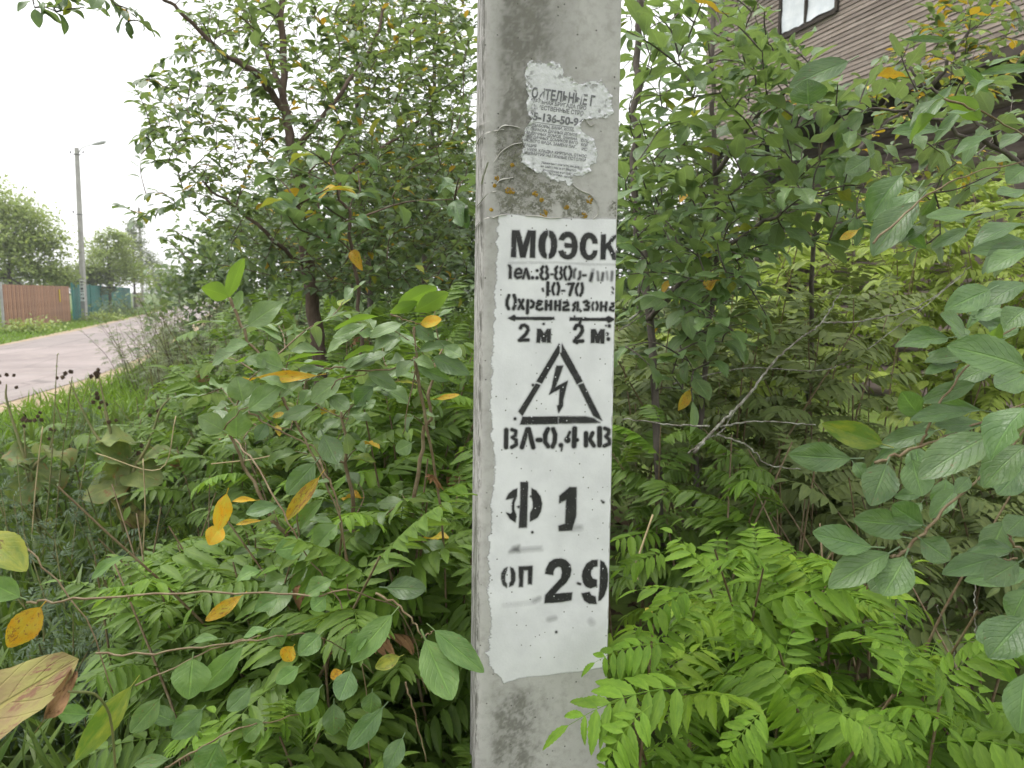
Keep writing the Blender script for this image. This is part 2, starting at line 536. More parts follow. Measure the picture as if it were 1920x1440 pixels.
def _flank():
    # how far the back arris stands out, so that the flank shows as a narrow strip
    def px_of(o):
        q = PO + PE * (edge_L(1.35) - o) - PN * 0.17 + np.array((0, 0, 1.35)); return to_px(q)[0]
    os_ = np.linspace(-0.06, 0.06, 241); v_ = np.array([px_of(o) for o in os_])
    return float(os_[np.argmin(abs(v_ - 889.0))])
FLANK = _flank()
def _concrete():
    B = NB('pole_concrete')
    co = B.n('TexCoord').outputs['Object']
    big = B.noise(co, 5.0, 6, 0.6)
    fine = B.noise(co, 60.0, 6, 0.7)
    streak = B.noise(B.mapping(co, (1, 0.6, 0.22)), 100.0, 4, 0.75)
    c = B.mix(B.ramp(big, 0.3, 0.7), (0.345, 0.332, 0.325), (0.45, 0.436, 0.425))
    c = B.mix(B.math('MULTIPLY', B.ramp(fine, 0.42, 0.72), 0.45), c, (0.22, 0.212, 0.19))
    geo = B.n('NewGeometry')
    dotn = B.n('VectorMath', operation='DOT_PRODUCT')
    B.l(geo.outputs['True Normal'], dotn.inputs[0])
    dotn.inputs[1].default_value = tuple(PN)
    side = B.ramp(dotn.outputs['Value'], 0.85, 0.4)
    c = B.mix(B.math('MULTIPLY', B.math('MULTIPLY', B.ramp(streak, 0.44, 0.58), side), 0.9), c, (0.10, 0.096, 0.085))
    # air holes
    vo = B.voro(co, 95.0)
    keep = B.voro(co, 95.0)
    sel = B.math('GREATER_THAN', B.n('SeparateColor').outputs[0], 2.0)
    sep = B.n('SeparateColor'); B.l(vo.outputs['Color'], sep.inputs[0])
    pit = B.math('MULTIPLY', B.ramp(vo.outputs['Distance'], 0.17, 0.08), B.math('GREATER_THAN', sep.outputs[0], 0.80))
    c = B.mix(B.math('MULTIPLY', pit, 0.8), c, (0.07, 0.066, 0.06))
    h = B.math('SUBTRACT', B.math('ADD', B.math('MULTIPLY', fine, 0.5), B.math('MULTIPLY', B.math('MULTIPLY', streak, side), 1.2)), B.math('MULTIPLY', pit, 1.5))
    return B.done(B.bsdf(c, 0.9, 0.25, B.bump(h, 0.55, 0.002)))
M_conc = _concrete()

pole = thing('concrete_pole', 'grey concrete utility pole with white painted panel and black stencilled lettering', 'utility pole', PO)
# cross-section: flat front, rounded left arris, sharper right arris, slightly spreading flanks
zs = np.concatenate([[-0.6, 0.0, 0.4], np.linspace(0.55, 2.1, 32), [2.6, 4, 6, 8.2]])
rings = []
for z in zs:
    L, R = edge_L(z), edge_R(z)
    wob = 0.0012 * mnoise.noise((0.3, 7.1, z * 9)) if 0.4 < z < 2.2 else 0
    r = 0.016
    sec = []
    sec += [(R - 0.0035, 0.0), (R - 0.001, 0.0012), (R + wob, 0.005), (R + 0.002, 0.05), (R + 0.006, 0.17), (R - 0.01, 0.185)]
    sec += [(L + 0.0, 0.185), (L - FLANK, 0.17)]
    for a in np.linspace(math.radians(172), math.radians(95), 7):
        sec.append((L + r * math.cos(a) * 1.0 + 0.0, r - r * math.sin(a)))
    for s in np.linspace(L + 0.006, R - 0.008, 10):
        sec.append((s, 0.0))
    rings.append([PO + PE * s - PN * d + np.array((0, 0, z)) for s, d in sec])
k = len(rings[0])
rv = np.array(rings).reshape(-1, 3)
i = (np.arange(len(zs) - 1)[:, None] * k + np.arange(k)[None, :])
j = (np.arange(len(zs) - 1)[:, None] * k + (np.arange(k)[None, :] + 1) % k)
q = np.stack([i, j, j + k, i + k], -1).reshape(-1, 4)
_me = mesh_np('shaft', rv, [q, np.array([[(len(zs) - 1) * k + x for x in range(k)]])], M_conc)
shaft = link('shaft', _me, pole)

# --- value noise and signed distances for the paint films
def vnoise(x, y, seed=0, octs=3):
    out, amp, tot = 0, 1.0, 0
    for o in range(octs):
        xi, yi = np.floor(x).astype(np.int64), np.floor(y).astype(np.int64)
        fx, fy = x - xi, y - yi
        fx, fy = fx * fx * (3 - 2 * fx), fy * fy * (3 - 2 * fy)
        def hsh(a, b):
            n = (a * 374761393 + b * 668265263 + (seed + o * 17) * 1442695041) & 0x7fffffff
            n = ((n ^ (n >> 13)) * 1274126177) & 0x7fffffff
            return ((n ^ (n >> 16)) & 0xffff) / 65535.0
        v = (hsh(xi, yi) * (1 - fx) + hsh(xi + 1, yi) * fx) * (1 - fy) + (hsh(xi, yi + 1) * (1 - fx) + hsh(xi + 1, yi + 1) * fx) * fy
        out = out + v * amp
        tot += amp
        amp *= 0.5
        x, y = x * 2.03 + 11.3, y * 2.03 + 5.7
    return out / tot

def sd_seg(x, y, ax, ay, bx, by):
    dx, dy = bx - ax, by - ay
    t = np.clip(((x - ax) * dx + (y - ay) * dy) / (dx * dx + dy * dy + 1e-9), 0, 1)
    return np.hypot(x - ax - t * dx, y - ay - t * dy)
def sd_poly(x, y, pts):
    d = np.full(x.shape, 1e9)
    ins = np.zeros(x.shape, bool)
    n = len(pts)
    for a in range(n):
        (x0, y0), (x1, y1) = pts[a], pts[(a + 1) % n]
        d = np.minimum(d, sd_seg(x, y, x0, y0, x1, y1))
        if y0 != y1:
            c = ((y0 > y) != (y1 > y)) & (x < (x1 - x0) * (y - y0) / (y1 - y0) + x0)
            ins ^= c
    return np.where(ins, -d, d)
def sd_line(x, y, pts, wd):
    d = np.full(x.shape, 1e9)
    if len(pts) == 1:
        return np.hypot(x - pts[0][0], y - pts[0][1]) - wd
    for a in range(len(pts) - 1):
        d = np.minimum(d, sd_seg(x, y, *pts[a], *pts[a + 1]))
    return d - wd / 2

def film(name, box, h, cov_fn, off, mat, parent, thr=0.03, relief=None, trim=True):
    """a skin of paint, dirt or paper lying on the front face; box = pixels (x0, y0, x1, y1)"""
    c = [on_face(x, y) for x in (box[0], box[2]) for y in (box[1], box[3])]
    s0, s1 = min(a[0] for a in c), max(a[0] for a in c)
    z0, z1 = min(a[1] for a in c), max(a[1] for a in c)
    S, Z = np.meshgrid(np.arange(s0, s1, h), np.arange(z0, z1, h))
    s, z = S.ravel(), Z.ravel()
    pts = face_pt(s, z, off)
    px, py, _ = to_px(pts)
    cov = cov_fn(px, py)
    if trim:
        cov = cov * (s < edge_R(z) - 0.0025) * (s > edge_L(z) - 0.003)
    if relief is not None:
        pts = pts + PN[None, :] * relief(px, py, cov)[:, None]
    nc = S.shape[1]
    i = (np.arange(S.shape[0] - 1)[:, None] * nc + np.arange(nc - 1)[None, :]).ravel()
    q = np.stack([i, i + 1, i + nc + 1, i + nc], 1)
    q = q[cov[q].max(1) > thr]
    used = np.unique(q)
    remap = np.zeros(len(s), np.int64); remap[used] = np.arange(len(used))
    me = mesh_np(name, pts[used], remap[q], mat, attrs={'cov': cov[used]})
    return link(name, me, parent)

def film_mat(name, a, b, scale=40, rough=0.7, spec=0.35, specks=0.0, speck_col=(0.06, 0.055, 0.05), bump=0.2, brush=0.0, white_specks=0.0):
    B = NB(name)
    at = B.n('Attribute', attribute_name='cov')
    co = B.n('TexCoord').outputs['Object']
    f = B.noise(co, scale, 5, 0.6)
    c = B.mix(B.ramp(f, 0.3, 0.7), a, b)
    alpha = at.outputs['Fac']
    fine = B.noise(co, 260, 3, 0.6)
    if specks:
        vo = B.voro(co, 120.0)
        sep = B.n('SeparateColor'); B.l(vo.outputs['Color'], sep.inputs[0])
        big = B.ramp(B.noise(co, 9.0, 3, 0.6), 0.42, 0.62)
        m = B.math('MULTIPLY', B.ramp(vo.outputs['Distance'], 0.20, 0.10), B.math('GREATER_THAN', sep.outputs[0], B.math('MULTIPLY_ADD', big, -0.16, 1.0 - specks)))
        c = B.mix(m, c, speck_col)
        vo2 = B.voro(co, 45.0)
        sep2 = B.n('SeparateColor'); B.l(vo2.outputs['Color'], sep2.inputs[0])
        m2 = B.math('MULTIPLY', B.ramp(vo2.outputs['Distance'], 0.11, 0.06), B.math('GREATER_THAN', sep2.outputs[1], 0.93))
        c = B.mix(m2, c, speck_col)
    if white_specks:
        vo = B.voro(co, 150.0)
        sep = B.n('SeparateColor'); B.l(vo.outputs['Color'], sep.inputs[0])
        m = B.math('MULTIPLY', B.ramp(vo.outputs['Distance'], 0.24, 0.12), B.math('GREATER_THAN', sep.outputs[0], 1 - white_specks))
        alpha = B.math('MULTIPLY', alpha, B.math('SUBTRACT', 1.0, m))
        alpha = B.math('MULTIPLY', alpha, B.ramp(B.noise(co, 420, 2, 0.5), 0.18, 0.36))
    if brush:
        st_ = B.noise(B.mapping(co, (0.12, 0.12, 1.0)), 240.0, 4, 0.6)
        st2 = B.noise(B.mapping(co, (1.0, 1.0, 0.12)), 60.0, 5, 0.6)
        c = B.mix(B.math('MULTIPLY', B.ramp(st_, 0.45, 0.75), brush), c, (0.47, 0.47, 0.46))
        c = B.mix(B.math('MULTIPLY', B.ramp(st2, 0.5, 0.8), brush * 0.8), c, (0.44, 0.435, 0.41))
        f = B.math('ADD', f, B.math('MULTIPLY', st_, 0.8))
    hh = B.math('ADD', B.math('MULTIPLY', fine, 0.4), f)
    nm = B.bump(hh, bump, 0.002)
    sh = B.bsdf(c, rough, spec, nm)
    tr = B.n('BsdfTransparent')
    mx = B.n('MixShader')
    B.l(alpha, mx.inputs[0]); B.l(tr.outputs[0], mx.inputs[1]); B.l(sh, mx.inputs[2])
    return B.done(mx.outputs[0])

M_grime = film_mat('grime', (0.13, 0.125, 0.105), (0.2, 0.19, 0.165), 60, 0.95, 0.15)
M_crust = film_mat('grey_lichen', (0.12, 0.12, 0.09), (0.25, 0.245, 0.2), 90, 0.95, 0.1, bump=0.8)
M_panel = film_mat('white_paint', (0.585, 0.58, 0.61), (0.69, 0.685, 0.715), 14, 0.5, 0.4, specks=0.17, speck_col=(0.13, 0.125, 0.115), bump=0.4, brush=0.0)
M_sten = film_mat('black_spray_paint', (0.014, 0.014, 0.016), (0.028, 0.027, 0.028), 30, 0.6, 0.35, white_specks=0.10)
M_paper = film_mat('pasted_paper', (0.50, 0.50, 0.52), (0.60, 0.60, 0.62), 50, 0.85, 0.2, bump=0.8)

# --- dark damp stain and grey lichen crust on the bare concrete
def cov_stain(px, py):
    e = (px - 965) / 70.0
    m = np.exp(-(e * e)) * sstep(420, 250, py) * 0.8 + np.exp(-((px - 975) / 55.0) ** 2) * sstep(180, 60, py) * 0.35
    n = 0.55 * vnoise(px / 14, py / 20, 3, 4) + 0.45 * vnoise(px / 4, py / 4, 4, 3)
    b = np.exp(-((px - 960) / 55.0) ** 2) * sstep(1270, 1330, py) * 0.9
    top = np.clip(m * (0.25 + 0.75 * sstep(0.32, 0.72, n)) * 0.85, 0, 0.55)
    low = np.clip(b * (0.15 + 0.85 * sstep(0.35, 0.75, n)) * 0.9, 0, 0.5)
    soft = sstep(926 - py * 0.0125, 952 - py * 0.0125, px) * sstep(-420, -120, py)
    return np.maximum(top, low) * soft
film('grime', (905, -430, 1180, 420), 0.003, cov_stain, 0.0002, M_grime, pole)
film('grime', (905, 1260, 1150, 1450), 0.003, cov_stain, 0.0002, M_grime, pole)
CRUST = [(930, 240), (985, 245), (1000, 300), (1030, 340), (1075, 350), (1100, 370), (1115, 405), (1090, 412), (935, 404), (928, 330)]
def cov_crust(px, py):
    d = sd_poly(px, py, CRUST)
    n = 0.5 * vnoise(px / 6.0, py / 5.0, 9, 2) + 0.5 * vnoise(px / 1.7, py / 1.7, 10, 2)
    n2 = vnoise(px / 30, py / 22, 19, 2)
    right = np.exp(-((px - 1152) / 9) ** 2) * sstep(370, 385, py) * sstep(412, 400, py)
    m = sstep(8, -14, d) * sstep(0.35, 0.65, n2 + 0.12)
    return np.clip(np.maximum(m, right) * sstep(0.36, 0.70, n), 0, 0.8)
film('lichen_crust', (924, 235, 1162, 414), 0.0009, cov_crust, 0.0004, M_crust, pole)

# --- the white panel with its brushed, ragged edge
PANEL = [(937, 404), (962, 402), (990, 405), (1020, 408), (1060, 410), (1100, 411), (1130, 409), (1175, 411), (1175, 700), (1160, 1000), (1150, 1249),
         (1118, 1254), (1075, 1261), (1030, 1266), (1000, 1268), (972, 1272), (945, 1281), (938, 1272), (926, 1262), (917, 1247), (915, 1225), (922, 1190), (917, 1120), (916, 1040), (919, 985),
         (922, 940), (926, 890), (927, 850), (923, 800), (920, 720), (925, 640), (927, 560), (931, 480)]
def cov_panel(px, py):
    d = sd_poly(px, py, PANEL)
    left = sstep(950, 922, px)
    n = vnoise(px / 26.0, py / 12.0, 5, 3) - 0.5
    n2 = vnoise(px / 9.0, py / 1.9, 6, 2) - 0.5
    c = sstep(2.2, -2.2, d + n * (4 + 9 * left) + n2 * 4.5 * left)
    z = on_face(1000, 0)[1]
    s_right = 1166.5 - py * (1166.5 - 1136) / 1440.0 - px
    c *= sstep(0.3, 2.4, s_right + (vnoise(px * 0 + 3.0, py / 24.0, 8, 4) - 0.5) * 9)
    return c
def rel_panel(px, py, cov):
    return 0.0008 * (vnoise(px / 20, py / 20, 40, 2) - 0.5)
panel = film('paint_panel', (905, 396, 1166, 1288), 0.0011, cov_panel, 0.0009, M_panel, pole, relief=None)
panel['label'] = 'white painted panel with ragged brushed edges'

# --- stencilled lines, traced at 8 x: (origin of the trace), shapes
Z1, Z2, Z3, Z4, Z5 = (930, 400), (930, 560), (930, 700), (920, 880), (920, 1020)
def pl(*p, o=1.0, s=13): return ('p', p, 0, o, s)
def st(w, *p, o=1.0, s=15): return ('s', p, w, o, s)
LINES = [
 ('M', Z1, (945, 420, 1166, 500), [
  pl((242,258),(350,258),(405,470),(410,470),(480,258),(592,262),(582,665),(510,660),(520,345),(440,660),(368,660),(305,360),(296,655),(228,652)),
  pl((775,258),(720,275),(670,330),(645,400),(638,490),(650,570),(680,630),(720,665),(757,675),(760,615),(740,580),(735,520),(738,440),(750,380),(768,340),(775,325)),
  pl((800,260),(850,275),(890,330),(912,410),(912,500),(900,580),(870,640),(830,672),(795,678),(795,615),(815,590),(830,520),(830,430),(822,380),(800,345)),
  pl((945,390),(965,340),(1000,300),(1050,280),(1100,278),(1150,300),(1190,350),(1215,420),(1222,500),(1210,580),(1180,640),(1130,680),(1080,690),(1020,675),(970,640),(938,570),(1005,555),(1025,600),(1060,625),(1095,622),(1130,590),(1145,515),(1040,510),(1030,480),(1035,445),(1140,460),(1138,410),(1120,370),(1085,350),(1045,365),(1010,405)),
  pl((1520,445),(1515,390),(1490,340),(1440,300),(1390,290),(1330,310),(1285,370),(1262,450),(1262,540),(1280,610),(1320,665),(1370,695),(1430,695),(1480,660),(1510,610),(1518,560),(1462,560),(1448,600),(1420,628),(1385,630),(1355,600),(1342,540),(1345,460),(1360,400),(1390,370),(1420,372),(1445,410),(1455,450)),
  pl((1580,318),(1645,318),(1642,460),(1690,430),(1740,350),(1795,325),(1830,320),(1715,470),(1735,500),(1830,690),(1798,700),(1750,690),(1700,560),(1665,520),(1645,560),(1640,690),(1570,690)),
  st(14,(200,745),(900,735),(1400,765),(1780,768),o=.22,s=26)]),
 ('T', Z1, (945, 492, 1166, 532), [
  pl((180,770),(215,775),(235,810),(232,975),(192,975),(198,830)),
  st(34,(290,905),(378,897),(378,855),(350,832),(312,842),(288,890),(288,940),(320,968),(378,950)),
  st(36,(405,970),(450,840)), st(42,(452,840),(495,970)),
  st(22,(548,965)), st(18,(618,858)), st(22,(615,968)),
  st(34,(705,800),(680,835),(695,880),(670,920),(680,965),(705,985)), st(34,(755,800),(772,840),(755,880),(780,920),(775,965),(745,985)),
  st(20,(822,915),(858,915)),
  st(34,(915,805),(890,840),(905,885),(888,930),(895,965),(915,985),o=.95), st(30,(975,815),(985,850),(965,890),(990,930),(985,965),(960,985),o=.9),
  st(32,(1050,805),(1025,850),(1025,930),(1050,990),o=.95), st(32,(1100,800),(1130,850),(1125,940),(1095,990),o=.9),
  st(26,(1190,840),(1168,885),(1170,960),o=.75,s=24), st(28,(1262,880),(1262,950),(1240,985),o=.9,s=22),
  st(26,(1305,930),(1345,930)),
  st(38,(1445,900),(1420,1005),o=.95,s=22), st(26,(1455,850),(1440,900),o=.5,s=28),
  st(24,(1525,880),(1535,1000),o=.65,s=24), st(28,(1605,900),(1590,1000),o=.85,s=24),
  st(20,(1660,880),(1672,985),o=.5,s=24), st(24,(1745,880),(1732,1000),o=.75,s=24)]),
 ('D', Z1, (1010, 526, 1160, 558), [
  st(24,(700,1130),(710,1165),o=.75), st(36,(780,1040),(775,1220)), st(26,(775,1165),(805,1165)),
  st(30,(875,1050),(850,1110),(850,1170),(868,1215)), st(32,(925,1045),(945,1100),(940,1170),(925,1215)),
  st(20,(990,1160),(1028,1160)), st(30,(1085,1060),(1165,1055)), st(38,(1155,1060),(1105,1225)),
  st(30,(1232,1055),(1202,1120),(1202,1180),(1222,1225)), st(34,(1290,1055),(1300,1120),(1290,1190),(1265,1230)),
  st(10,(1745,1110),(1765,1140)), st(9,(1745,1180),(1755,1195))]),
 ('O', Z2, (945, 550, 1166, 592), [
  st(40,(195,-50),(165,20),(165,100),(190,150)), st(42,(270,-50),(292,20),(288,100),(262,150)),
  st(36,(345,20),(410,150)), st(36,(408,20),(338,150)),
  st(40,(478,30),(470,212)), st(34,(530,32),(568,62),(552,120),(522,132)),
  st(32,(688,45),(640,35),(618,72),(672,80),(612,112),(612,150),(655,165),(695,150)),
  st(38,(755,40),(750,158)), st(38,(825,40),(822,160)), st(34,(755,100),(825,100)),
  st(36,(895,45),(890,160)), st(36,(960,40),(955,165)), st(32,(895,102),(958,102)),
  st(34,(1020,60),(1070,55),(1085,95),(1015,130),(1012,165),(1090,165)),
  st(32,(1195,60),(1162,95),(1185,125),(1158,172)), st(36,(1225,60),(1225,168)), st(18,(1255,160),(1268,190)),
  st(34,(1322,52),(1360,38),(1390,65),(1352,98),(1395,122),(1382,165),(1330,165)),
  st(28,(1460,60),(1442,110),(1455,165),o=.9), st(30,(1510,55),(1530,110),(1510,165)),
  st(36,(1580,60),(1575,172)), st(36,(1655,60),(1645,172)), st(32,(1580,115),(1650,115)),
  st(30,(1785,70),(1740,75),(1775,110),(1718,130),(1708,162),(1760,180),(1785,165))]),
 ('arrows', Z2, (945, 588, 1166, 648), [
  pl((185,292),(270,245),(290,258),(300,278),(870,278),(875,310),(800,318),(290,312),(280,330),(240,318)),
  pl((1110,285),(1340,285),(1380,295),(1640,290),(1690,262),(1780,310),(1690,365),(1660,330),(1110,325)),
  st(34,(1268,325),(1250,390)), st(16,(1178,265),(1180,300)),
  st(44,(368,440),(385,405),(430,398),(468,420),(482,470),(450,530),(400,580),(355,622)), st(42,(350,625),(482,618)),
  pl((620,455),(672,455),(720,525),(770,455),(820,458),(815,655),(770,655),(765,570),(745,650),(700,650),(668,570),(655,655),(612,655)),
  st(44,(1182,450),(1205,405),(1245,394),(1286,420),(1298,480),(1260,545),(1215,590),(1180,632)), st(44,(1178,640),(1300,634)), st(22,(1215,655)),
  pl((1430,465),(1490,460),(1525,530),(1570,460),(1628,460),(1620,670),(1575,670),(1565,600),(1545,665),(1500,660),(1478,590),(1475,660),(1425,665)),
  st(22,(1700,408)), st(20,(1668,530)), st(25,(1685,605)), st(13,(715,378)), st(9,(1650,405))]),
 ('triangle', Z3, (960, 640, 1150, 798), [
  pl((945,-440),(955,-430),(950,-300),(685,150),(610,120),s=11), pl((600,155),(662,180),(395,635),(340,570),s=11),
  pl((990,-440),(1295,115),(1215,160),(970,-280),(985,-320),s=11), pl((1235,175),(1310,150),(1590,705),(1460,635),o=.88,s=13),
  pl((400,655),(925,650),(925,755),(365,765),s=13), pl((940,650),(1350,650),(1470,680),(1560,740),(940,750),o=.9,s=20),
  pl((905,-110),(1005,-112),(890,210),(1075,115),(1005,400),(1000,490),(940,590),(920,490),(945,470),(960,230),(800,315),(835,220),o=.97),
  st(16,(555,175)), st(12,(190,500)), st(16,(285,680))]),
 ('V', Z3, (940, 796, 1150, 850), [
  st(60,(155,850),(150,1105)), st(46,(240,845),(298,868),(290,930),(245,960),(300,1000),(304,1070),(238,1108)),
  st(58,(470,840),(388,1108)), st(62,(492,840),(558,1105)), st(58,(625,1000),(672,1000)),
  st(58,(778,835),(738,920),(738,1030),(782,1095)), st(58,(858,838),(888,920),(880,1030),(848,1098)),
  st(32,(975,1078)), st(20,(988,1090),(985,1155),o=.9),
  st(32,(1108,885),(1065,975)), st(44,(1072,1000)), st(66,(1180,830),(1170,1090)), st(56,(1180,1000),(1212,1000)),
  st(56,(1350,900),(1350,1082)), st(48,(1450,895),(1405,990)), st(52,(1405,990),(1468,1085)),
  st(66,(1555,825),(1555,1075)), st(48,(1632,825),(1688,850),(1690,900),(1650,950),(1698,990),(1700,1055),(1625,1088))]),
 ('F', Z4, (930, 898, 1150, 1040), [
  pl((398,290),(340,310),(270,370),(232,450),(345,430),(320,520),(325,640),(300,672),(238,650),(290,740),(370,790),(380,680),(350,600),(355,500),(390,410)),
  pl((450,195),(560,195),(550,480),(540,870),(425,875),(445,500),o=.92), pl((618,290),(680,320),(740,400),(768,510),(755,620),(700,720),(592,780),(595,660),(640,570),(635,480),(615,410)),
  pl((1185,272),(1285,272),(1280,700),(1240,830),(1220,910),(1030,922),(1020,850),(1120,820),(1135,450),(1030,505),(1035,400),s=16),
  st(60,(1230,880),(1340,875),o=.28,s=60), st(20,(1230,300),(1230,400),o=.0),
  pl((285,1240),(340,1170),(430,1140),(440,1235),o=.5,s=46), pl((430,1235),(440,1180),(760,1160),(770,1215),o=.26,s=50),
  st(11,(1660,470),(1690,492)), st(13,(1692,495)), st(13,(625,945)), st(14,(418,565)), st(11,(605,405))]),
 ('N', Z5, (930, 1040, 1150, 1180), [
  pl((250,350),(200,375),(165,440),(160,530),(185,610),(240,655),(245,600),(215,560),(215,470),(240,400),o=.9), pl((298,350),(340,370),(368,440),(368,540),(340,610),(280,640),(285,590),(310,550),(308,450),(300,400),o=.95),
  pl((425,340),(625,332),(615,600),(565,600),(565,390),(490,392),(478,640),(425,640),(435,540),(425,500),o=.95,s=16),
  pl((820,445),(835,370),(880,280),(950,230),(1050,218),(1130,245),(1190,310),(1208,390),(1185,490),(1130,580),(1040,660),(960,750),(1220,730),(1210,840),(1080,865),(810,885),(820,770),(960,620),(1060,510),(1075,420),(1060,350),(1010,335),(965,360),(940,410),(935,462)),
  pl((1602,240),(1520,245),(1440,300),(1385,400),(1372,480),(1390,580),(1430,635),(1500,662),(1590,630),(1590,540),(1530,520),(1500,470),(1502,400),(1540,345),(1600,330)),
  pl((1650,248),(1700,280),(1745,370),(1758,480),(1745,640),(1700,780),(1650,840),(1620,850),(1640,600)), pl((1368,745),(1480,722),(1510,770),(1570,790),(1585,895),(1480,890),(1410,850)),
  st(26,(1310,590),(1340,600)), st(40,(650,855),(725,820),o=.4,s=50), st(40,(200,920),(640,880),o=.14,s=70), st(40,(880,1130),(960,1110),o=.3,s=60), st(60,(1500,1150),(1520,1180),o=.2,s=70), st(14,(985,1320))]),
]
LBL = {'M': 'large black stencilled company name', 'T': 'blurred black stencilled telephone number', 'D': 'second line of the telephone number', 'O': 'black stencilled protection zone line',
       'arrows': 'two black arrows with two metre distances', 'triangle': 'black warning triangle with lightning bolt', 'V': 'black stencilled voltage line', 'F': 'black stencilled feeder number', 'N': 'black stencilled pole number'}
for key, (ox, oy), box, shapes in LINES:
    def cov(px, py, shapes=shapes, ox=ox, oy=oy):
        x, y = (px - ox) * 8.0, (py - oy) * 8.0
        x = x + (vnoise(px / 2.0, py / 2.0, 31, 2) - 0.5) * 7
        y = y + (vnoise(px / 2.0, py / 2.0, 32, 2) - 0.5) * 7
        out = np.zeros(px.shape)
        for kind, pts, wd, op, soft in shapes:
            d = sd_poly(x, y, pts) if kind == 'p' else sd_line(x, y, pts, wd)
            d = d - 3.5
            c = op * sstep(soft, -soft, d) + 0.10 * op * np.exp(-np.clip(d, 0, None) / 30.0) * (d > 0)
            out = np.maximum(out, c)
        fade = 0.82 + 0.3 * vnoise(px / 22.0, py / 22.0, 77, 2)
        return np.clip(out * fade, 0, 1)
    o = film('warning_sign' if key == 'triangle' else ('distance_arrows' if key == 'arrows' else 'lettering'), box, 0.00075, cov, 0.0013, M_sten, panel, thr=0.05)
    o['label'] = LBL[key]

# --- flaking rims of old paint and paste, orange lichen
def pole_pt(px, py, off=0.0):
    s, z = on_face(px, py)
    L = edge_L(z)
    if s >= L:
        return PO + PE * s + np.array((0, 0, z)) + PN * off
    # the left flank
    a = PO + PE * (L - 0.016) - PN * 0.016 + np.array((0, 0, z)); b = PO + PE * (L - FLANK) - PN * 0.17 + np.array((0, 0, z))
    D = ((px - CX) / FPX) * VR + ((CY - py) / FPX) * VU + VF
    nn = nrm(np.cross(b - a, (0, 0, 1)))
    t = ((a - EYE) @ nn) / (D @ nn)
    if nn[0] > 0: nn = -nn
    return EYE + t * D + nn * off
M_flake = simple('old_paint_flake', (0.46, 0.45, 0.41), (0.34, 0.33, 0.29), 60, 0.9, 0.2, 0.4, 200)
FL = [[(889,432),(903,416),(915,409),(925,408),(936,404),(950,403)], [(895,390),(906,376),(915,366),(922,361),(930,359)], [(905,346),(910,328),(918,304)],
      [(930,345),(938,338),(952,335),(962,333)], [(1072,344),(1080,352),(1092,359),(1105,364),(1115,374),(1121,388),(1120,402),(1112,410)], [(893,245),(900,236),(912,230),(922,226)],
      [(896,272),(903,258),(914,250),(928,246),(944,243)], [(1095,222),(1106,236),(1114,232)], [(984,404),(1010,406),(1030,409),(1052,408)], [(930,250),(940,238),(955,236),(975,240)], [(925,305),(940,285),(960,272),(978,268)]]
for f in FL:
    c = curve_pts([(x, y, 0) for x, y in f], 4 * len(f))
    B = Bag()
    up, dn = [], []
    for m, (x, y, _) in enumerate(c):
        wv = 1.0 + 2.6 * abs(mnoise.noise((x * 0.07, y * 0.07, 2))) * math.sin(math.pi * min(1, (m + 1) / len(c)))
        up.append(pole_pt(x, y - wv, 0.0006)); dn.append(pole_pt(x, y + 0.6, 0.0032))
    n = len(c)
    B.add(np.array(up + dn), np.array([(a, a + 1, n + a + 1, n + a) for a in range(n - 1)]))
    link('paint_flake', B.mesh('paint_flake', M_flake), pole)
M_orange = simple('orange_lichen', (0.32, 0.20, 0.03), (0.42, 0.27, 0.05), 300, 0.95, 0.1, 0.5, 600)
for zx, zy, r in [(500, 345, 7), (535, 350, 7), (800, 385, 6), (872, 450, 4), (1415, 450, 8), (900, 605, 8.5), (1155, 535, 5), (1350, 625, 6.5), (345, 290, 3.5), (310, 560, 3), (370, 205, 5), (545, 60, 4)]:
    px, py = 870 + zx / 6, 300 + zy / 6
    B = Bag()
    for k2 in range(30):
        a, rr_ = random.uniform(0, 6.28), 0.85 * r * math.sqrt(random.random())
        c = pole_pt(px + rr_ * math.cos(a), py + rr_ * math.sin(a), 0.0006)
        q = random.uniform(0.0007, 0.0016)
        ring = [c + q * (math.cos(t) * PE + math.sin(t) * np.array((0, 0, 1))) for t in np.linspace(0, 6.28, 6)[:-1]]
        B.add(np.array(ring + [c + PN * random.uniform(0.0006, 0.0018)]), np.array([(m, (m + 1) % 5, 5) for m in range(5)]))
    link('lichen_patch', B.mesh('lichen_patch', M_orange, False), pole)

# --- the torn paper notice
NOT = [(150,110),(220,85),(300,95),(420,90),(530,110),(565,180),(545,240),(640,258),(700,330),(760,340),(830,300),(900,290),(970,250),(990,330),(1060,420),(1085,540),(1090,640),(1000,690),(880,690),(770,705),(735,770),(750,850),(830,890),(880,930),(900,1000),(930,1080),(915,1190),(850,1200),(830,1270),(760,1320),(660,1310),(640,1420),(600,1440),(560,1380),(490,1385),(390,1350),(330,1310),(250,1290),(200,1240),(110,1170),(95,1100),(125,1010),(115,920),(150,800),(190,720),(165,620),(160,520),(170,400),(120,240)]
NOT = [(960 + x / 5.758, 100 + y / 5.758) for x, y in NOT]
notice = thing('paper_notice', 'torn white printed paper notice pasted on the bare concrete above the panel', 'notice', face_pt(np.array([0.1]), np.array([1.8]))[0])
def cov_paper(px, py):
    d = sd_poly(px, py, NOT) + (vnoise(px / 4.0, py / 4.0, 51, 3) - 0.5) * 5 + (vnoise(px / 14.0, py / 14.0, 52, 2) - 0.5) * 9
    c = sstep(1.2, -1.2, d)
    thin = sstep(0.22, 0.42, vnoise(px / 9.0, py / 9.0, 53, 3))
    edge = sstep(-26, -6, d)
    return c * np.clip(1 - edge * (1 - thin) * 0.7, 0, 1)
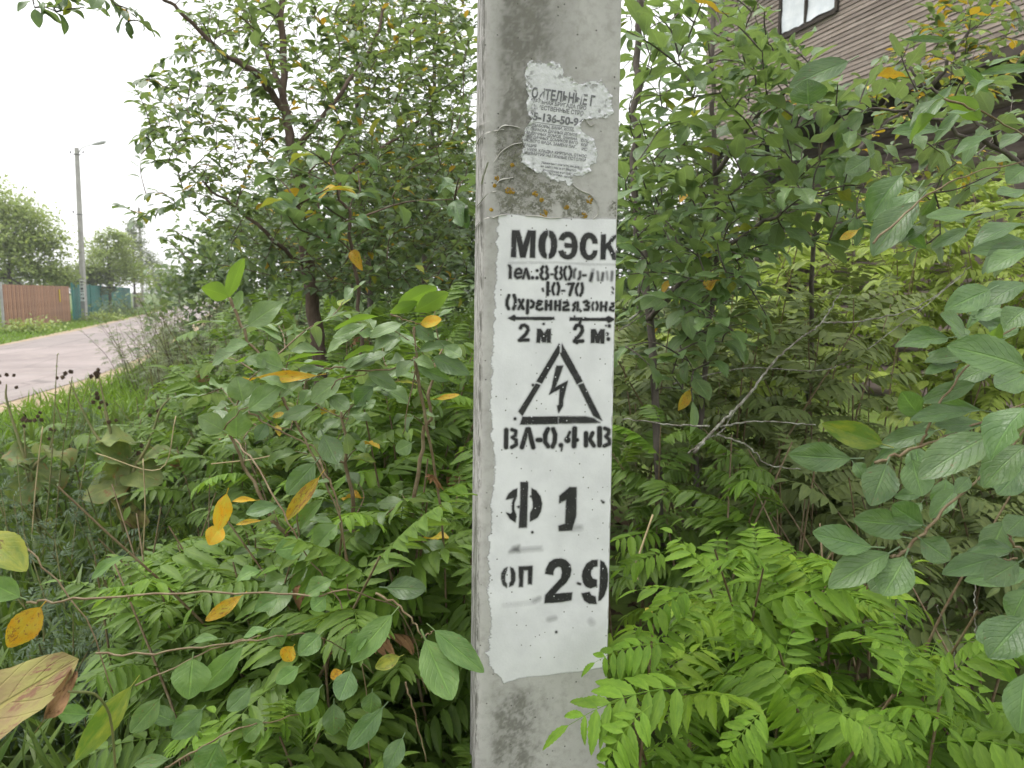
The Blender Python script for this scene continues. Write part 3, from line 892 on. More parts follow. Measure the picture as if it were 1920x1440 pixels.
def rel_paper(px, py, cov):
    d = sd_poly(px, py, NOT)
    e = sstep(-14, 0, d)
    return 0.0005 * vnoise(px / 5, py / 5, 54, 3) + e * 0.0075 * np.clip(vnoise(px / 7, py / 7, 55, 2) - 0.4, 0, 1)
film('paper', (965, 110, 1162, 356), 0.0008, cov_paper, 0.0011, M_paper, notice, relief=rel_paper)
M_print = simple('faded_print', (0.12, 0.12, 0.13), (0.20, 0.20, 0.21), 80, 0.8, 0.2)
TXT = [('ОИТЕЛЬНЫЕ Г', (205, 478), (885, 572), 108), ('ИТЕЛЬНАЯ БРИГАДА ПРО', (185, 530), (795, 616), 44), ('Е УЖЕСТВЕННЫЕ СТРО', (190, 592), (765, 674), 46), ('05-136-50-94', (165, 712), (765, 794), 84),
       ('НЫ, ЗАБОРЫ, БАНИ, ХОЗБ.', (150, 782), (670, 848), 32), ('Й. ОКРАСКА ДАЧНЫХ ДОМОВ', (150, 825), (700, 900), 32), ('ЕМ ДАЧНЫХ ДОМОВ, ЗАМЕНА', (135, 866), (700, 945), 32), ('ЛЕКУ ДАЧНЫХ ДОМИКОВ ВАГО', (118, 906), (705, 986), 32),
       ('ЛЮБОГО ВИДА, ЗАМЕНУ ПАГ.', (130, 950), (690, 1030), 32), ('РАЦИЯ', (128, 1003), (258, 1020), 32), ('С НУЛЯ, КЛАДКА КИРПИЧА, ОТНОС', (120, 1048), (800, 1130), 32), ('НТ КВАРТИР, НАТЯЖНЫЕ ПОТОЛКИ', (112, 1088), (790, 1172), 32),
       ('ОЛО', (742, 955), (830, 968), 32), ('КОЙ', (742, 1002), (810, 1012), 32), ('ИС', (748, 1048), (806, 1056), 32),
       ('Уважаемые клиенты, мы дов', (312, 1192), (722, 1240), 26), ('на сайте так и от Вашего', (306, 1228), (690, 1278), 26), ('Многократно и не сравн', (330, 1272), (655, 1318), 26), ('менялись много', (405, 1312), (640, 1352), 26)]
RUBBED = [[(250, 370), (330, 330), (350, 430), (290, 440)], [(250, 530), (310, 530), (310, 600), (250, 590)], [(715, 440), (755, 450), (755, 540), (735, 540)], [(700, 740), (760, 730), (740, 860), (700, 860)]]
cu = bpy.data.curves.new('print_line', 'FONT')
tob = bpy.data.objects.new('print_line', cu)
COL.objects.link(tob)
B = Bag()
for body, (x0, y0), (x1, y1), hh in TXT:
    cu.body = body
    cu.size = 1.0
    cu.offset = 0.034 if hh > 60 else 0.014
    cu.resolution_u = 3
    bpy.context.view_layer.update()
    dg = bpy.context.evaluated_depsgraph_get()
    me = tob.evaluated_get(dg).to_mesh()
    if len(me.vertices) == 0:
        continue
    tv = np.zeros(len(me.vertices) * 3); me.vertices.foreach_get('co', tv); tv = tv.reshape(-1, 3)[:, :2]
    me.calc_loop_triangles()
    tf = np.zeros(len(me.loop_triangles) * 3, np.int32); me.loop_triangles.foreach_get('vertices', tf); tf = tf.reshape(-1, 3)
    wd = tv[:, 0].max() - tv[:, 0].min()
    u = (tv[:, 0] - tv[:, 0].min()) / wd
    caph = 0.73
    zx = x0 + u * (x1 - x0) + 0.12 * tv[:, 1] / caph * hh
    zy = y0 + u * (y1 - y0) - tv[:, 1] / caph * hh
    px, py = 960 + zx / 5.758, 100 + zy / 5.758
    sz = [on_face(a, b) for a, b in zip(px, py)]
    pts = np.array([PO + PE * s + np.array((0, 0, z)) + PN * 0.0021 for s, z in sz])
    cx_, cy_ = zx[tf].mean(1), zy[tf].mean(1)
    keep = sd_poly(960 + cx_ / 5.758, 100 + cy_ / 5.758, NOT) < -1.5
    for rb in RUBBED:
        keep &= sd_poly(cx_, cy_, rb) + (vnoise(cx_ / 22, cy_ / 22, 61, 2) - 0.5) * 60 > 0
    keep &= vnoise(cx_ / 26, cy_ / 26, 62, 3) > 0.13
    if keep.any():
        B.add(pts, tf[keep])
for (xa, ya), (xb, yb), hh in (((195, 735), (665, 803), 5),):
    q4 = []
    for x, y in ((xa, ya), (xb, yb), (xb, yb + hh), (xa, ya + hh)):
        s, z = on_face(960 + x / 5.758, 100 + y / 5.758)
        q4.append(PO + PE * s + np.array((0, 0, z)) + PN * 0.0021)
    B.add(np.array(q4), np.array([(0, 3, 2, 1)]))
bpy.data.objects.remove(tob)
link('printed_text', B.mesh('printed_text', M_print, False), notice)

# ================================================================== LEAVES
def leaf_mat(name, top, top2, under, rough=0.42, spec=0.5, trans=0.3, veins=9.0, vein_gain=1.25, spots=None, spot_amt=0.0, bump=0.25, vary=0.5, tcol=None, fs=4.0):
    B = NB(name)
    oi = B.n('ObjectInfo').outputs['Random']
    at = B.n('Attribute', attribute_name='tint').outputs['Fac']
    r = B.math('FRACT', B.math('ADD', oi, at))
    r2 = B.math('FRACT', B.math('MULTIPLY', r, 7.31))
    uvn = B.n('UVMap').outputs[0]
    sep = B.n('SeparateXYZ'); B.l(uvn, sep.inputs[0])
    u = B.math('MULTIPLY', B.math('ABSOLUTE', B.math('SUBTRACT', sep.outputs[0], 0.5)), 2.0)
    v = sep.outputs[1]
    co = B.n('Combine' + 'XYZ'); B.l(sep.outputs[0], co.inputs[0]); B.l(v, co.inputs[1]); B.l(B.math('MULTIPLY', r, 31.0), co.inputs[2])
    mott = B.noise(co.outputs[0], 3.2, 4, 0.6)
    c = B.mix(B.math('ADD', B.math('MULTIPLY', r, 0.6), B.math('MULTIPLY_ADD', mott, 2.4, -1.0), clamp=True), top, top2)
    ph = B.math('SUBTRACT', B.math('MULTIPLY', v, veins), B.math('MULTIPLY', u, veins * 0.32))
    tri = B.math('ABSOLUTE', B.math('SUBTRACT', B.math('FRACT', ph), 0.5))       # 0.5 at a side vein
    vein = B.ramp(tri, 0.40, 0.5)
    mid = B.ramp(u, 0.085, 0.03)
    vm = B.math('MAXIMUM', B.math('MULTIPLY', vein, 0.45), mid)
    light = B.mix(1.0, c, (vein_gain, vein_gain, vein_gain * 0.9), 'MULTIPLY')
    c = B.mix(B.math('MULTIPLY', vm, 0.8), c, light)
    h = B.n('HueSaturation')
    B.l(c, h.inputs['Color'])
    B.l(B.math('MULTIPLY_ADD', B.math('ADD', B.math('MULTIPLY', r2, 0.75), B.math('MULTIPLY', mott, 0.5)), vary, 1.0 - vary * 0.62), h.inputs['Value'])
    c = h.outputs[0]
    if spots is not None:
        n1 = B.noise(co.outputs[0], fs, 5, 0.7)
        thr = B.math('MULTIPLY_ADD', r2, 0.14, 0.60 - spot_amt)
        m = B.math('MULTIPLY', B.math('SUBTRACT', n1, thr), 14.0, clamp=True)
        edge = B.ramp(u, 0.55, 1.0)
        c = B.mix(m, c, spots)
    geo = B.n('NewGeometry')
    cu_ = B.mix(B.math('MULTIPLY', vm, 0.6), under, tuple(min(1, x * 1.25) for x in under))
    cu_ = B.mix(0.35, cu_, c)
    cc = B.mix(geo.outputs['Backfacing'], c, cu_)
    rg = B.math('MULTIPLY_ADD', geo.outputs['Backfacing'], 0.3, B.math('MULTIPLY_ADD', mott, 0.2, rough - 0.1))
    nm = B.bump(B.math('ADD', B.math('MULTIPLY', vm, -0.6), B.math('MULTIPLY', mott, 1.2)), bump, 0.004)
    pr = B.bsdf(cc, rg, spec, nm)
    tl = B.n('BsdfTranslucent')
    tc = B.mix(1.0, cc, tcol or (1.5, 1.55, 0.75), 'MULTIPLY')
    B.l(tc, tl.inputs['Color'])
    mx = B.n('MixShader')
    mx.inputs[0].default_value = trans
    B.l(pr, mx.inputs[1]); B.l(tl.outputs[0], mx.inputs[2])
    return B.done(mx.outputs[0])

ML_willow = leaf_mat('sallow_leaf', (0.070, 0.135, 0.042), (0.105, 0.180, 0.055), (0.15, 0.20, 0.13), 0.40, 0.6, 0.28, 8, 1.5, (0.13, 0.085, 0.03), 0.0, bump=0.6, fs=7.0)
ML_pale = leaf_mat('pale_sallow_leaf', (0.105, 0.178, 0.058), (0.150, 0.225, 0.080), (0.2, 0.25, 0.16), 0.42, 0.6, 0.28, 8, 1.35, (0.15, 0.10, 0.03), 0.0, bump=0.5, fs=7.0)
ML_fresh = leaf_mat('fresh_sallow_leaf', (0.090, 0.175, 0.042), (0.135, 0.225, 0.060), (0.17, 0.22, 0.11), 0.45, 0.45, 0.30, 8, 1.4, (0.16, 0.10, 0.03), 0.01, bump=0.55, fs=7.0)
ML_bush = leaf_mat('bush_leaf', (0.095, 0.165, 0.055), (0.145, 0.220, 0.080), (0.16, 0.21, 0.12), 0.42, 0.55, 0.36, 8, 1.4, (0.13, 0.085, 0.03), 0.0, bump=0.55, fs=7.0)
ML_tree = leaf_mat('tree_leaf', (0.075, 0.125, 0.048), (0.120, 0.180, 0.068), (0.14, 0.18, 0.11), 0.42, 0.55, 0.38, 7, 1.2)
ML_yellow = leaf_mat('yellow_leaf', (0.55, 0.29, 0.015), (0.40, 0.38, 0.045), (0.45, 0.32, 0.06), 0.5, 0.35, 0.32, 8, 1.1, (0.24, 0.12, 0.03), 0.10, fs=9.0, tcol=(1.2, 1.1, 0.6))
ML_turn = leaf_mat('turning_leaf', (0.11, 0.19, 0.03), (0.30, 0.31, 0.04), (0.3, 0.3, 0.08), 0.48, 0.4, 0.35, 8, 1.15, (0.14, 0.10, 0.02), 0.05, tcol=(1.2, 1.2, 0.6))
ML_brown = leaf_mat('withered_leaf', (0.22, 0.115, 0.06), (0.30, 0.18, 0.09), (0.22, 0.15, 0.09), 0.85, 0.15, 0.15, 8, 1.1, (0.12, 0.06, 0.03), 0.08, bump=0.6, tcol=(1, 1, 0.8))
ML_wither = leaf_mat('withering_leaf', (0.23, 0.26, 0.08), (0.36, 0.32, 0.12), (0.30, 0.28, 0.15), 0.65, 0.3, 0.25, 6, 1.15, (0.24, 0.14, 0.09), 0.14, bump=0.6, tcol=(1.1, 1.05, 0.7))
ML_wither_big = leaf_mat('half_brown_leaf', (0.24, 0.155, 0.095), (0.27, 0.26, 0.085), (0.26, 0.2, 0.12), 0.75, 0.2, 0.18, 6, 1.15, (0.20, 0.11, 0.07), 0.12, bump=0.8, tcol=(1.1, 1.0, 0.7))
ML_litter = leaf_mat('leaf_litter', (0.05, 0.036, 0.024), (0.085, 0.062, 0.04), (0.06, 0.045, 0.03), 0.9, 0.1, 0.05, 6, 1.1)
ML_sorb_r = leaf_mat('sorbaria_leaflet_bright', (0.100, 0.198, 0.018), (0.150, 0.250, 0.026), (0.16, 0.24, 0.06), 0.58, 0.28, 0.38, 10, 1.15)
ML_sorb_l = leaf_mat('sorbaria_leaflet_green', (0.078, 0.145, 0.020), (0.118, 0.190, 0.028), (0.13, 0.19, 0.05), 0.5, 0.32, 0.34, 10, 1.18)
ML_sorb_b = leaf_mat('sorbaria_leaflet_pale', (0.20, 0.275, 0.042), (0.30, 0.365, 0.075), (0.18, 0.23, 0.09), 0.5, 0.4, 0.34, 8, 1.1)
ML_sorb_young = leaf_mat('sorbaria_leaflet_young', (0.145, 0.25, 0.02), (0.20, 0.30, 0.032), (0.2, 0.27, 0.07), 0.58, 0.28, 0.38, 10, 1.15, (0.2, 0.13, 0.04), 0.0, fs=7.0)
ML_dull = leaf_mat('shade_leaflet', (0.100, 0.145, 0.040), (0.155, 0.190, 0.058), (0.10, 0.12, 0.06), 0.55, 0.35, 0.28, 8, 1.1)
ML_burdock = leaf_mat('burdock_leaf', (0.11, 0.16, 0.05), (0.20, 0.23, 0.075), (0.28, 0.31, 0.2), 0.6, 0.3, 0.28, 6, 1.2, (0.20, 0.12, 0.045), 0.06, bump=0.5)
ML_mug = leaf_mat('mugwort_leaf', (0.048, 0.080, 0.040), (0.070, 0.110, 0.052), (0.15, 0.18, 0.13), 0.6, 0.3, 0.25, 6, 1.1)
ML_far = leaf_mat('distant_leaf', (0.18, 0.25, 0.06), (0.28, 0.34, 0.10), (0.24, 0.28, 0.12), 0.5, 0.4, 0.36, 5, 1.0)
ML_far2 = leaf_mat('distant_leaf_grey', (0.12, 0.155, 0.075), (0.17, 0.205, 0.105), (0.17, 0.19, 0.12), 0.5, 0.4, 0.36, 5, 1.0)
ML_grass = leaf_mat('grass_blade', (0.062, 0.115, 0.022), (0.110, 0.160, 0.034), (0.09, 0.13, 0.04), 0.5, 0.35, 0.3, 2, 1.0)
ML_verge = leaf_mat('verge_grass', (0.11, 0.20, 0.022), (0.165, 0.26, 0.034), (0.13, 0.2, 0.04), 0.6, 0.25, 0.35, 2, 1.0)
M_bark = simple('brown_bark', (0.075, 0.052, 0.040), (0.13, 0.095, 0.075), 40, 0.9, 0.2, 0.6, 90, stretch=(1, 1, 0.25))
M_bark_d = simple('dark_bark', (0.07, 0.058, 0.05), (0.14, 0.12, 0.105), 40, 0.9, 0.2, 0.5, 90, stretch=(1, 1, 0.25))
M_twig = simple('young_twig', (0.13, 0.085, 0.045), (0.20, 0.16, 0.09), 60, 0.6, 0.35)
M_stem = simple('green_stem', (0.13, 0.15, 0.05), (0.19, 0.16, 0.07), 30, 0.6, 0.35)
M_dead = simple('lichen_twig', (0.13, 0.11, 0.09), (0.36, 0.36, 0.31), 60, 0.95, 0.1, 0.6, 150)
M_straw = simple('dry_stalk', (0.30, 0.24, 0.13), (0.40, 0.33, 0.19), 20, 0.8, 0.2)
M_burr = simple('burr', (0.07, 0.05, 0.035), (0.13, 0.09, 0.06), 50, 0.95, 0.1)

def leaf_geo(nl, nc, W, a=0.9, b=0.85, tip=0.0, fold=0.25, droop=0.25, wave=0.0, serr=0.0, petiole=0.0, seed=0, notch=0.0, twist=0.0, bites=()):
    """a leaf of length 1 along +Y, upper side +Z; returns verts, quads, uv"""
    rg = random.Random(seed)
    ph = rg.uniform(0, 6.28)
    t = np.linspace(0, 1, nl + 1)
    w = np.sin(np.pi * t ** a) ** b
    w = w * (1 - tip * t ** 3)
    w = w / w.max() * W / 2
    w[0] = max(w[0], 0.004); w[-1] = 0.002
    if serr:
        w[1:-1] *= 1 + serr * np.where(np.arange(1, nl) % 2 == 0, 1, -1)
    ang = droop * t * 1.6                                # bends down along its length
    dl = 1.0 / nl
    y = np.concatenate([[0], np.cumsum(np.cos(ang[:-1]) * dl)])
    z = np.concatenate([[0], np.cumsum(-np.sin(ang[:-1]) * dl)])
    u = np.linspace(-1, 1, nc + 1)
    V = np.zeros((nl + 1, nc + 1, 3))
    V[..., 0] = w[:, None] * u[None, :] * math.cos(fold)
    lift = np.abs(u)[None, :] * w[:, None] * math.sin(fold)
    rip = wave * W * np.sin(t[:, None] * 9 + ph + 2.2 * np.sign(u)[None, :]) * (u[None, :] ** 2) * np.sin(np.pi * t)[:, None]
    V[..., 2] = z[:, None] + (lift + rip) * np.cos(ang)[:, None]
    V[..., 1] = y[:, None] + (lift + rip) * np.sin(ang)[:, None] - notch * (u[None, :] ** 2) * (1 - t[:, None]) ** 4
    for sd_, t0_, wd_, dp_ in bites:                      # gnawed margins
        m_ = np.exp(-((t - t0_) / wd_) ** 2)[:, None] * dp_ * (np.clip(sd_ * u, 0, 1)[None, :] ** 2)
        V[..., 0] *= 1 - m_
        V[..., 2] = z[:, None] + (V[..., 2] - z[:, None]) * (1 - m_)
    if serr:
        V[..., 1] += (np.abs(u)[None, :] > 0.9) * (w[:, None] > 0.02 * W) * 0.35 * dl
    if twist:
        th = twist * t
        x0, z0 = V[..., 0].copy(), V[..., 2] - z[:, None]
        V[..., 0] = x0 * np.cos(th)[:, None] - z0 * np.sin(th)[:, None]
        V[..., 2] = z[:, None] + x0 * np.sin(th)[:, None] + z0 * np.cos(th)[:, None]
    uv = np.stack(np.broadcast_arrays((u[None, :] + 1) / 2, t[:, None]), -1)
    k = nc + 1
    i = (np.arange(nl)[:, None] * k + np.arange(nc)[None, :]).ravel()
    q = np.stack([i, i + 1, i + k + 1, i + k], 1)
    V, uv = V.reshape(-1, 3), uv.reshape(-1, 2)
    if petiole:
        r = 0.012
        n = len(V)
        pv = []
        for yy, zz in ((0.03, 0.0), (-petiole, 0.35 * petiole)):
            pv += [(-r, yy, zz), (r, yy, zz), (0, yy, zz - 1.6 * r)]
        V = np.vstack([V, pv])
        uv = np.vstack([uv, np.full((6, 2), (0.5, 0.0))])
        q = np.vstack([q, [(n, n + 1, n + 4, n + 3), (n + 1, n + 2, n + 5, n + 4), (n + 2, n, n + 3, n + 5)]])
    return V, q, uv

def basis(d, up):
    """columns X, Y = d, Z as near to up as possible"""
    y = nrm(d)
    x = np.cross(y, up)
    if np.linalg.norm(x) < 1e-4:
        x = np.cross(y, (1, 0.2, 0.1))
    x = nrm(x)
    return np.stack([x, y, np.cross(x, y)], 1)

class Foliage:
    """many leaves joined into one mesh"""
    def __init__(s): s.items = {}
    def add(s, key, pos, rot, scale, tint=None):
        s.items.setdefault(key, []).append((pos, rot, scale, random.random() if tint is None else tint))
    def count(s): return sum(len(x) for x in s.items.values())
    def mesh(s, name, lib, mat):
        VV, QQ, UU, TT, n = [], [], [], [], 0
        for key, it in s.items.items():
            V, q, uv = lib[key][:3]
            pos = np.array([x[0] for x in it]); rot = np.array([x[1] for x in it])
            scl = np.array([x[2] if np.ndim(x[2]) else (x[2],) * 3 for x in it]); tt = np.array([x[3] for x in it])
            W = np.einsum('nij,nvj->nvi', rot, V[None] * scl[:, None, :]) + pos[:, None, :]
            m, k = len(it), len(V)
            VV.append(W.reshape(-1, 3)); UU.append(np.tile(uv, (m, 1)))
            own = lib[key][3] if len(lib[key]) > 3 else np.zeros(k)
            TT.append((tt[:, None] + own[None]).ravel())
            QQ.append((q[None] + (np.arange(m) * k)[:, None, None]).reshape(-1, q.shape[1]) + n)
            n += m * k
        return mesh_np(name, np.concatenate(VV), [x for x in QQ], mat, np.concatenate(UU), np.concatenate(TT))

# broad leaf shapes (sallow-like) - fine and coarse
FINE = {}
for i_, (Wd, a, fo, dr, wv, tp) in enumerate([(0.52, 0.92, 0.22, 0.22, 0.06, 0.1), (0.46, 0.98, 0.32, 0.35, 0.09, 0.0), (0.58, 0.86, 0.14, 0.15, 0.05, 0.1), (0.50, 0.9, 0.4, 0.5, 0.1, 0.2), (0.44, 1.0, 0.2, -0.15, 0.08, 0.0), (0.62, 0.9, 0.25, 0.3, 0.12, 0.15), (0.5, 0.88, 0.55, 0.7, 0.14, 0.1), (0.48, 0.95, 0.1, -0.3, 0.16, 0.0), (0.56, 0.82, 0.35, 0.15, 0.2, 0.2), (0.42, 0.95, 0.3, 0.9, 0.1, 0.0)]):
    FINE[i_] = leaf_geo(18, 6, Wd, a, 0.8, tp, fo, dr, wv, 0.02, 0.16, seed=i_, twist=(-1) ** i_ * 0.09 * i_, bites={5: ((1, 0.55, 0.06, 0.55),), 6: ((-1, 0.7, 0.05, 0.6), (1, 0.35, 0.04, 0.35)), 8: ((1, 0.8, 0.08, 0.7),), 3: ((-1, 0.45, 0.05, 0.4),)}.get(i_, ()))
COARSE = {i_: leaf_geo(5, 2, Wd, a, 0.85, 0.1, fo, dr, 0, 0, 0.12, seed=i_) for i_, (Wd, a, fo, dr) in enumerate([(0.52, 0.92, 0.22, 0.25), (0.46, 1.0, 0.32, 0.4), (0.6, 0.86, 0.15, 0.15), (0.5, 0.9, 0.4, 0.6)])}
TINY = {i_: leaf_geo(3, 2, Wd, a, 0.9, 0.1, fo, dr, 0, 0, 0, seed=i_) for i_, (Wd, a, fo, dr) in enumerate([(0.55, 0.92, 0.3, 0.3), (0.48, 1.0, 0.4, 0.5), (0.62, 0.86, 0.2, 0.2)])}
_mesh_cache = {}
def leaf_mesh(lib, libname, k, mat):
    key = (libname, k, mat.name)
    if key not in _mesh_cache:
        V, q, uv = lib[k][:3]
        tint = lib[k][3] if len(lib[k]) > 3 else None
        _mesh_cache[key] = mesh_np('leaf_' + libname, V, q, mat, uv, tint)
    return _mesh_cache[key]

# compound (pinnate) leaves of length 1
def frond_geo(pairs, nl, nc, seed, W=0.29, lf=0.34, arch=0.7, hang=0.5, serr=0.07, ang0=68, rr=0.006, gap=0.12):
    rg = random.Random(seed)
    n = 26
    t = np.linspace(0, 1, n)
    ang = 0.25 - arch * t ** 1.3
    dl = 1.0 / (n - 1)
    y = np.concatenate([[0], np.cumsum(np.cos(ang[:-1])) * dl]); z = np.concatenate([[0], np.cumsum(np.sin(ang[:-1])) * dl])
    x = 0.06 * np.sin(t * 2.4 + seed)
    R = np.stack([x, y, z], 1)
    V, Q, U, T = [], [], [], []
    nn = 0
    B = Bag(); B.tube(R[::5], np.linspace(rr, rr * 0.4, len(R[::5])), 4, cap=False)
    v = np.concatenate(B.v); q = np.concatenate(B.f[4])
    V.append(v); Q.append(q); U.append(np.tile((0.5, 0.02), (len(v), 1))); T.append(np.full(len(v), 0.5)); nn += len(v)
    def at(tt):
        return np.array([np.interp(tt, t, R[:, c]) for c in range(3)])
    tan = np.gradient(R, axis=0)
    def tg(tt):
        return nrm([np.interp(tt, t, tan[:, c]) for c in range(3)])
    leaflets = []
    for p_ in range(pairs):
        tt = gap + (0.97 - gap) * p_ / pairs
        size = lf * (0.72 + 0.5 * math.sin(math.pi * min(1, 0.2 + 0.75 * p_ / pairs))) * (1 - 0.45 * max(0, p_ / pairs - 0.7) / 0.3)
        for sd in (-1, 1):
            leaflets.append((tt + rg.uniform(-.008, .008), sd, size * rg.uniform(0.8, 1.1), math.radians(ang0 - 22 * p_ / pairs + rg.uniform(-12, 12))))
    leaflets.append((1.0, 0, lf * 0.85, 0))
    for tt, sd, size, an in leaflets:
        d0 = tg(tt)
        sidev = nrm(np.cross(d0, (0, 0, 1))) * sd
        upv = nrm(np.cross(np.cross(d0, (0, 0, 1)), d0))
        d = nrm(d0 * math.cos(an) + sidev * math.sin(an) - upv * (0.12 + hang * rg.uniform(0.25, 0.6)) * (1 if sd else 0.3))
        lv, lq, lu = leaf_geo(nl, nc, W * rg.uniform(0.85, 1.12), 0.70, 0.88, 0.0, 0.25, rg.uniform(0.1, 0.45), 0.03, serr, 0, seed=rg.randint(0, 9999))
        M = basis(d, upv + np.array((rg.uniform(-.25, .25), rg.uniform(-.25, .25), 0)))
        lv = (lv * size) @ M.T + at(min(tt, 1))
        V.append(lv); Q.append(lq + nn); U.append(lu); T.append(np.full(len(lv), rg.uniform(0, 0.22))); nn += len(lv)
    return np.vstack(V), np.vstack(Q), np.vstack(U), np.concatenate(T)
SORB = {k_: frond_geo(random.Random(k_).randint(7, 10), 14, 4, k_, W=random.Random(k_).uniform(0.27, 0.34), arch=0.4 + 0.25 * (k_ % 5), hang=0.15 + 0.28 * (k_ % 4), serr=0.09) for k_ in range(14)}
SORB_MID = {k_: frond_geo(7, 5, 2, k_ + 40, W=0.36, arch=0.5 + 0.25 * (k_ % 4), hang=0.3 + 0.2 * (k_ % 3), serr=0) for k_ in range(5)}
SORB_LO = {k_: frond_geo(6, 3, 2, k_ + 60, W=0.42, arch=0.4 + 0.2 * k_, hang=0.25, serr=0, rr=0.004) for k_ in range(4)}
MUG = {k_: frond_geo(5, 3, 2, k_ + 80, W=0.16, lf=0.42, arch=0.5, hang=0.3, serr=0, ang0=50, gap=0.25) for k_ in range(4)}

def lib_place(name, lib, libname, k, mat, parent, pos, rot, scale):
    return place(name, leaf_mesh(lib, libname, k, mat), parent, pos, rot, scale)

def rand_dir(el_lo, el_hi, az=None, spread=math.pi):
    a = random.uniform(0, 6.283) if az is None else az + random.uniform(-spread, spread)
    e = random.uniform(el_lo, el_hi)
    return np.array((math.cos(a) * math.cos(e), math.sin(a) * math.cos(e), math.sin(e)))

# ------------------------------------------------------------------ woody plants grown towards target points
def grow(trunks, targets, bark, r_twig=0.003, sag=0.05, kink=0.06, sides=5, r_gain=0.0016):
    """trunks: list of (points, radii). Every target is reached by a branch from the nearest wood. Returns (trunk bags, branch bag, list of twig ends (base, tip))"""
    nodes, rad = [], []
    tb = []
    for pts, rr_ in trunks:
        c = curve_pts(pts, 6 * len(pts))
        c = c + np.array([[mnoise.noise((m * 0.45, len(nodes) * 0.37 + a, 8)) * 0.022 for a in range(3)] for m in range(len(c))]) * (np.arange(len(c)) > 3)[:, None]
        r = np.interp(np.linspace(0, 1, len(c)), np.linspace(0, 1, len(rr_)), rr_)
        B = Bag(); B.tube(c, r, 8)
        tb.append(B)
        nodes += list(c); rad += list(r)
    N = np.array(nodes)
    targets = sorted(targets, key=lambda p: np.min(np.linalg.norm(N - p, axis=1)))
    N = list(N)
    br = Bag()
    twigs = []
    A = np.array(N)
    for p in targets:
        p = np.asarray(p, float)
        # prefer wood that lies lower than the target
        dd = np.linalg.norm(A - p, axis=1) + 0.9 * np.clip(A[:, 2] - p[2] + 0.05, 0, None)
        j = int(np.argmin(dd))
        a = A[j]
        L = np.linalg.norm(p - a)
        if L < 0.03:
            twigs.append(np.array([p - nrm(p - a + 1e-4) * 0.03, p])); continue
        m = (a + p) / 2 + np.array((random.gauss(0, kink), random.gauss(0, kink), random.gauss(0, kink) + sag)) * L
        c = curve_pts([a, m, p], 6)
        r0 = r_twig + r_gain * L * 2
        br.tube(c, np.linspace(min(r0, rad[j] * 0.8 + 0.001), r_twig * 0.6, len(c)), sides, cap=False)
        for q in c[1:]:
            N.append(q); rad.append(r_twig)
        A = np.vstack([A, c[1:]])
        twigs.append(c)
    return tb, br, twigs

def in_poly(poly, n, holes=()):
    xs = [p[0] for p in poly]; ys = [p[1] for p in poly]
    out = []
    k0 = random.randint(0, 5000)
    def halton(i, b):
        f, r = 1.0, np.zeros(len(i)); i = i.copy()
        while (i > 0).any():
            f /= b; r += f * (i % b); i //= b
        return r
    while len(out) < n:
        idx = np.arange(k0, k0 + 400); k0 += 400
        x = min(xs) + (max(xs) - min(xs)) * halton(idx, 2)
        y = min(ys) + (max(ys) - min(ys)) * halton(idx, 3)
        ok = sd_poly(x, y, poly) < 0
        for h in holes:
            ok &= sd_poly(x, y, h) > 0
        out += list(zip(x[ok], y[ok]))
    return out[:n]

def leafy_twig(path, n, size, spread=0.9, droop=0.25, jitter=0.25):
    """alternate leaves along the outer part of a twig: list of (pos, rot, scale)"""
    path = np.asarray(path)
    s = np.concatenate([[0], np.cumsum(np.linalg.norm(np.diff(path, axis=0), axis=1))])
    span = min(s[-1], max(0.7 * s[-1], size * n * 0.42))
    out = []
    for k in range(n):
        t = s[-1] - span * (1 - (k + 0.6) / n)
        p = np.array([np.interp(t, s, path[:, a]) for a in range(3)])
        q = np.array([np.interp(min(t + 0.03, s[-1]), s, path[:, a]) for a in range(3)])
        d = nrm(q - p) if np.linalg.norm(q - p) > 1e-4 else nrm(path[-1] - path[-2])
        side = nrm(np.cross(d, (0, 0, 1)) + 1e-3)
        sgn = 1 if k % 2 else -1
        dd = d * random.uniform(0.35, 1.0) + side * sgn * random.uniform(0.4, spread) + np.array((0, 0, random.uniform(-droop * 1.6, 0.25)))
        if k == n - 1:
            dd = d + np.array((0, 0, -droop))
        up = np.array((random.gauss(0, jitter), random.gauss(0, jitter) - 0.1, 1.0))
        out.append((p + nrm(dd) * size * 0.12, basis(dd, up), size * random.uniform(0.7, 1.15)))
    return out

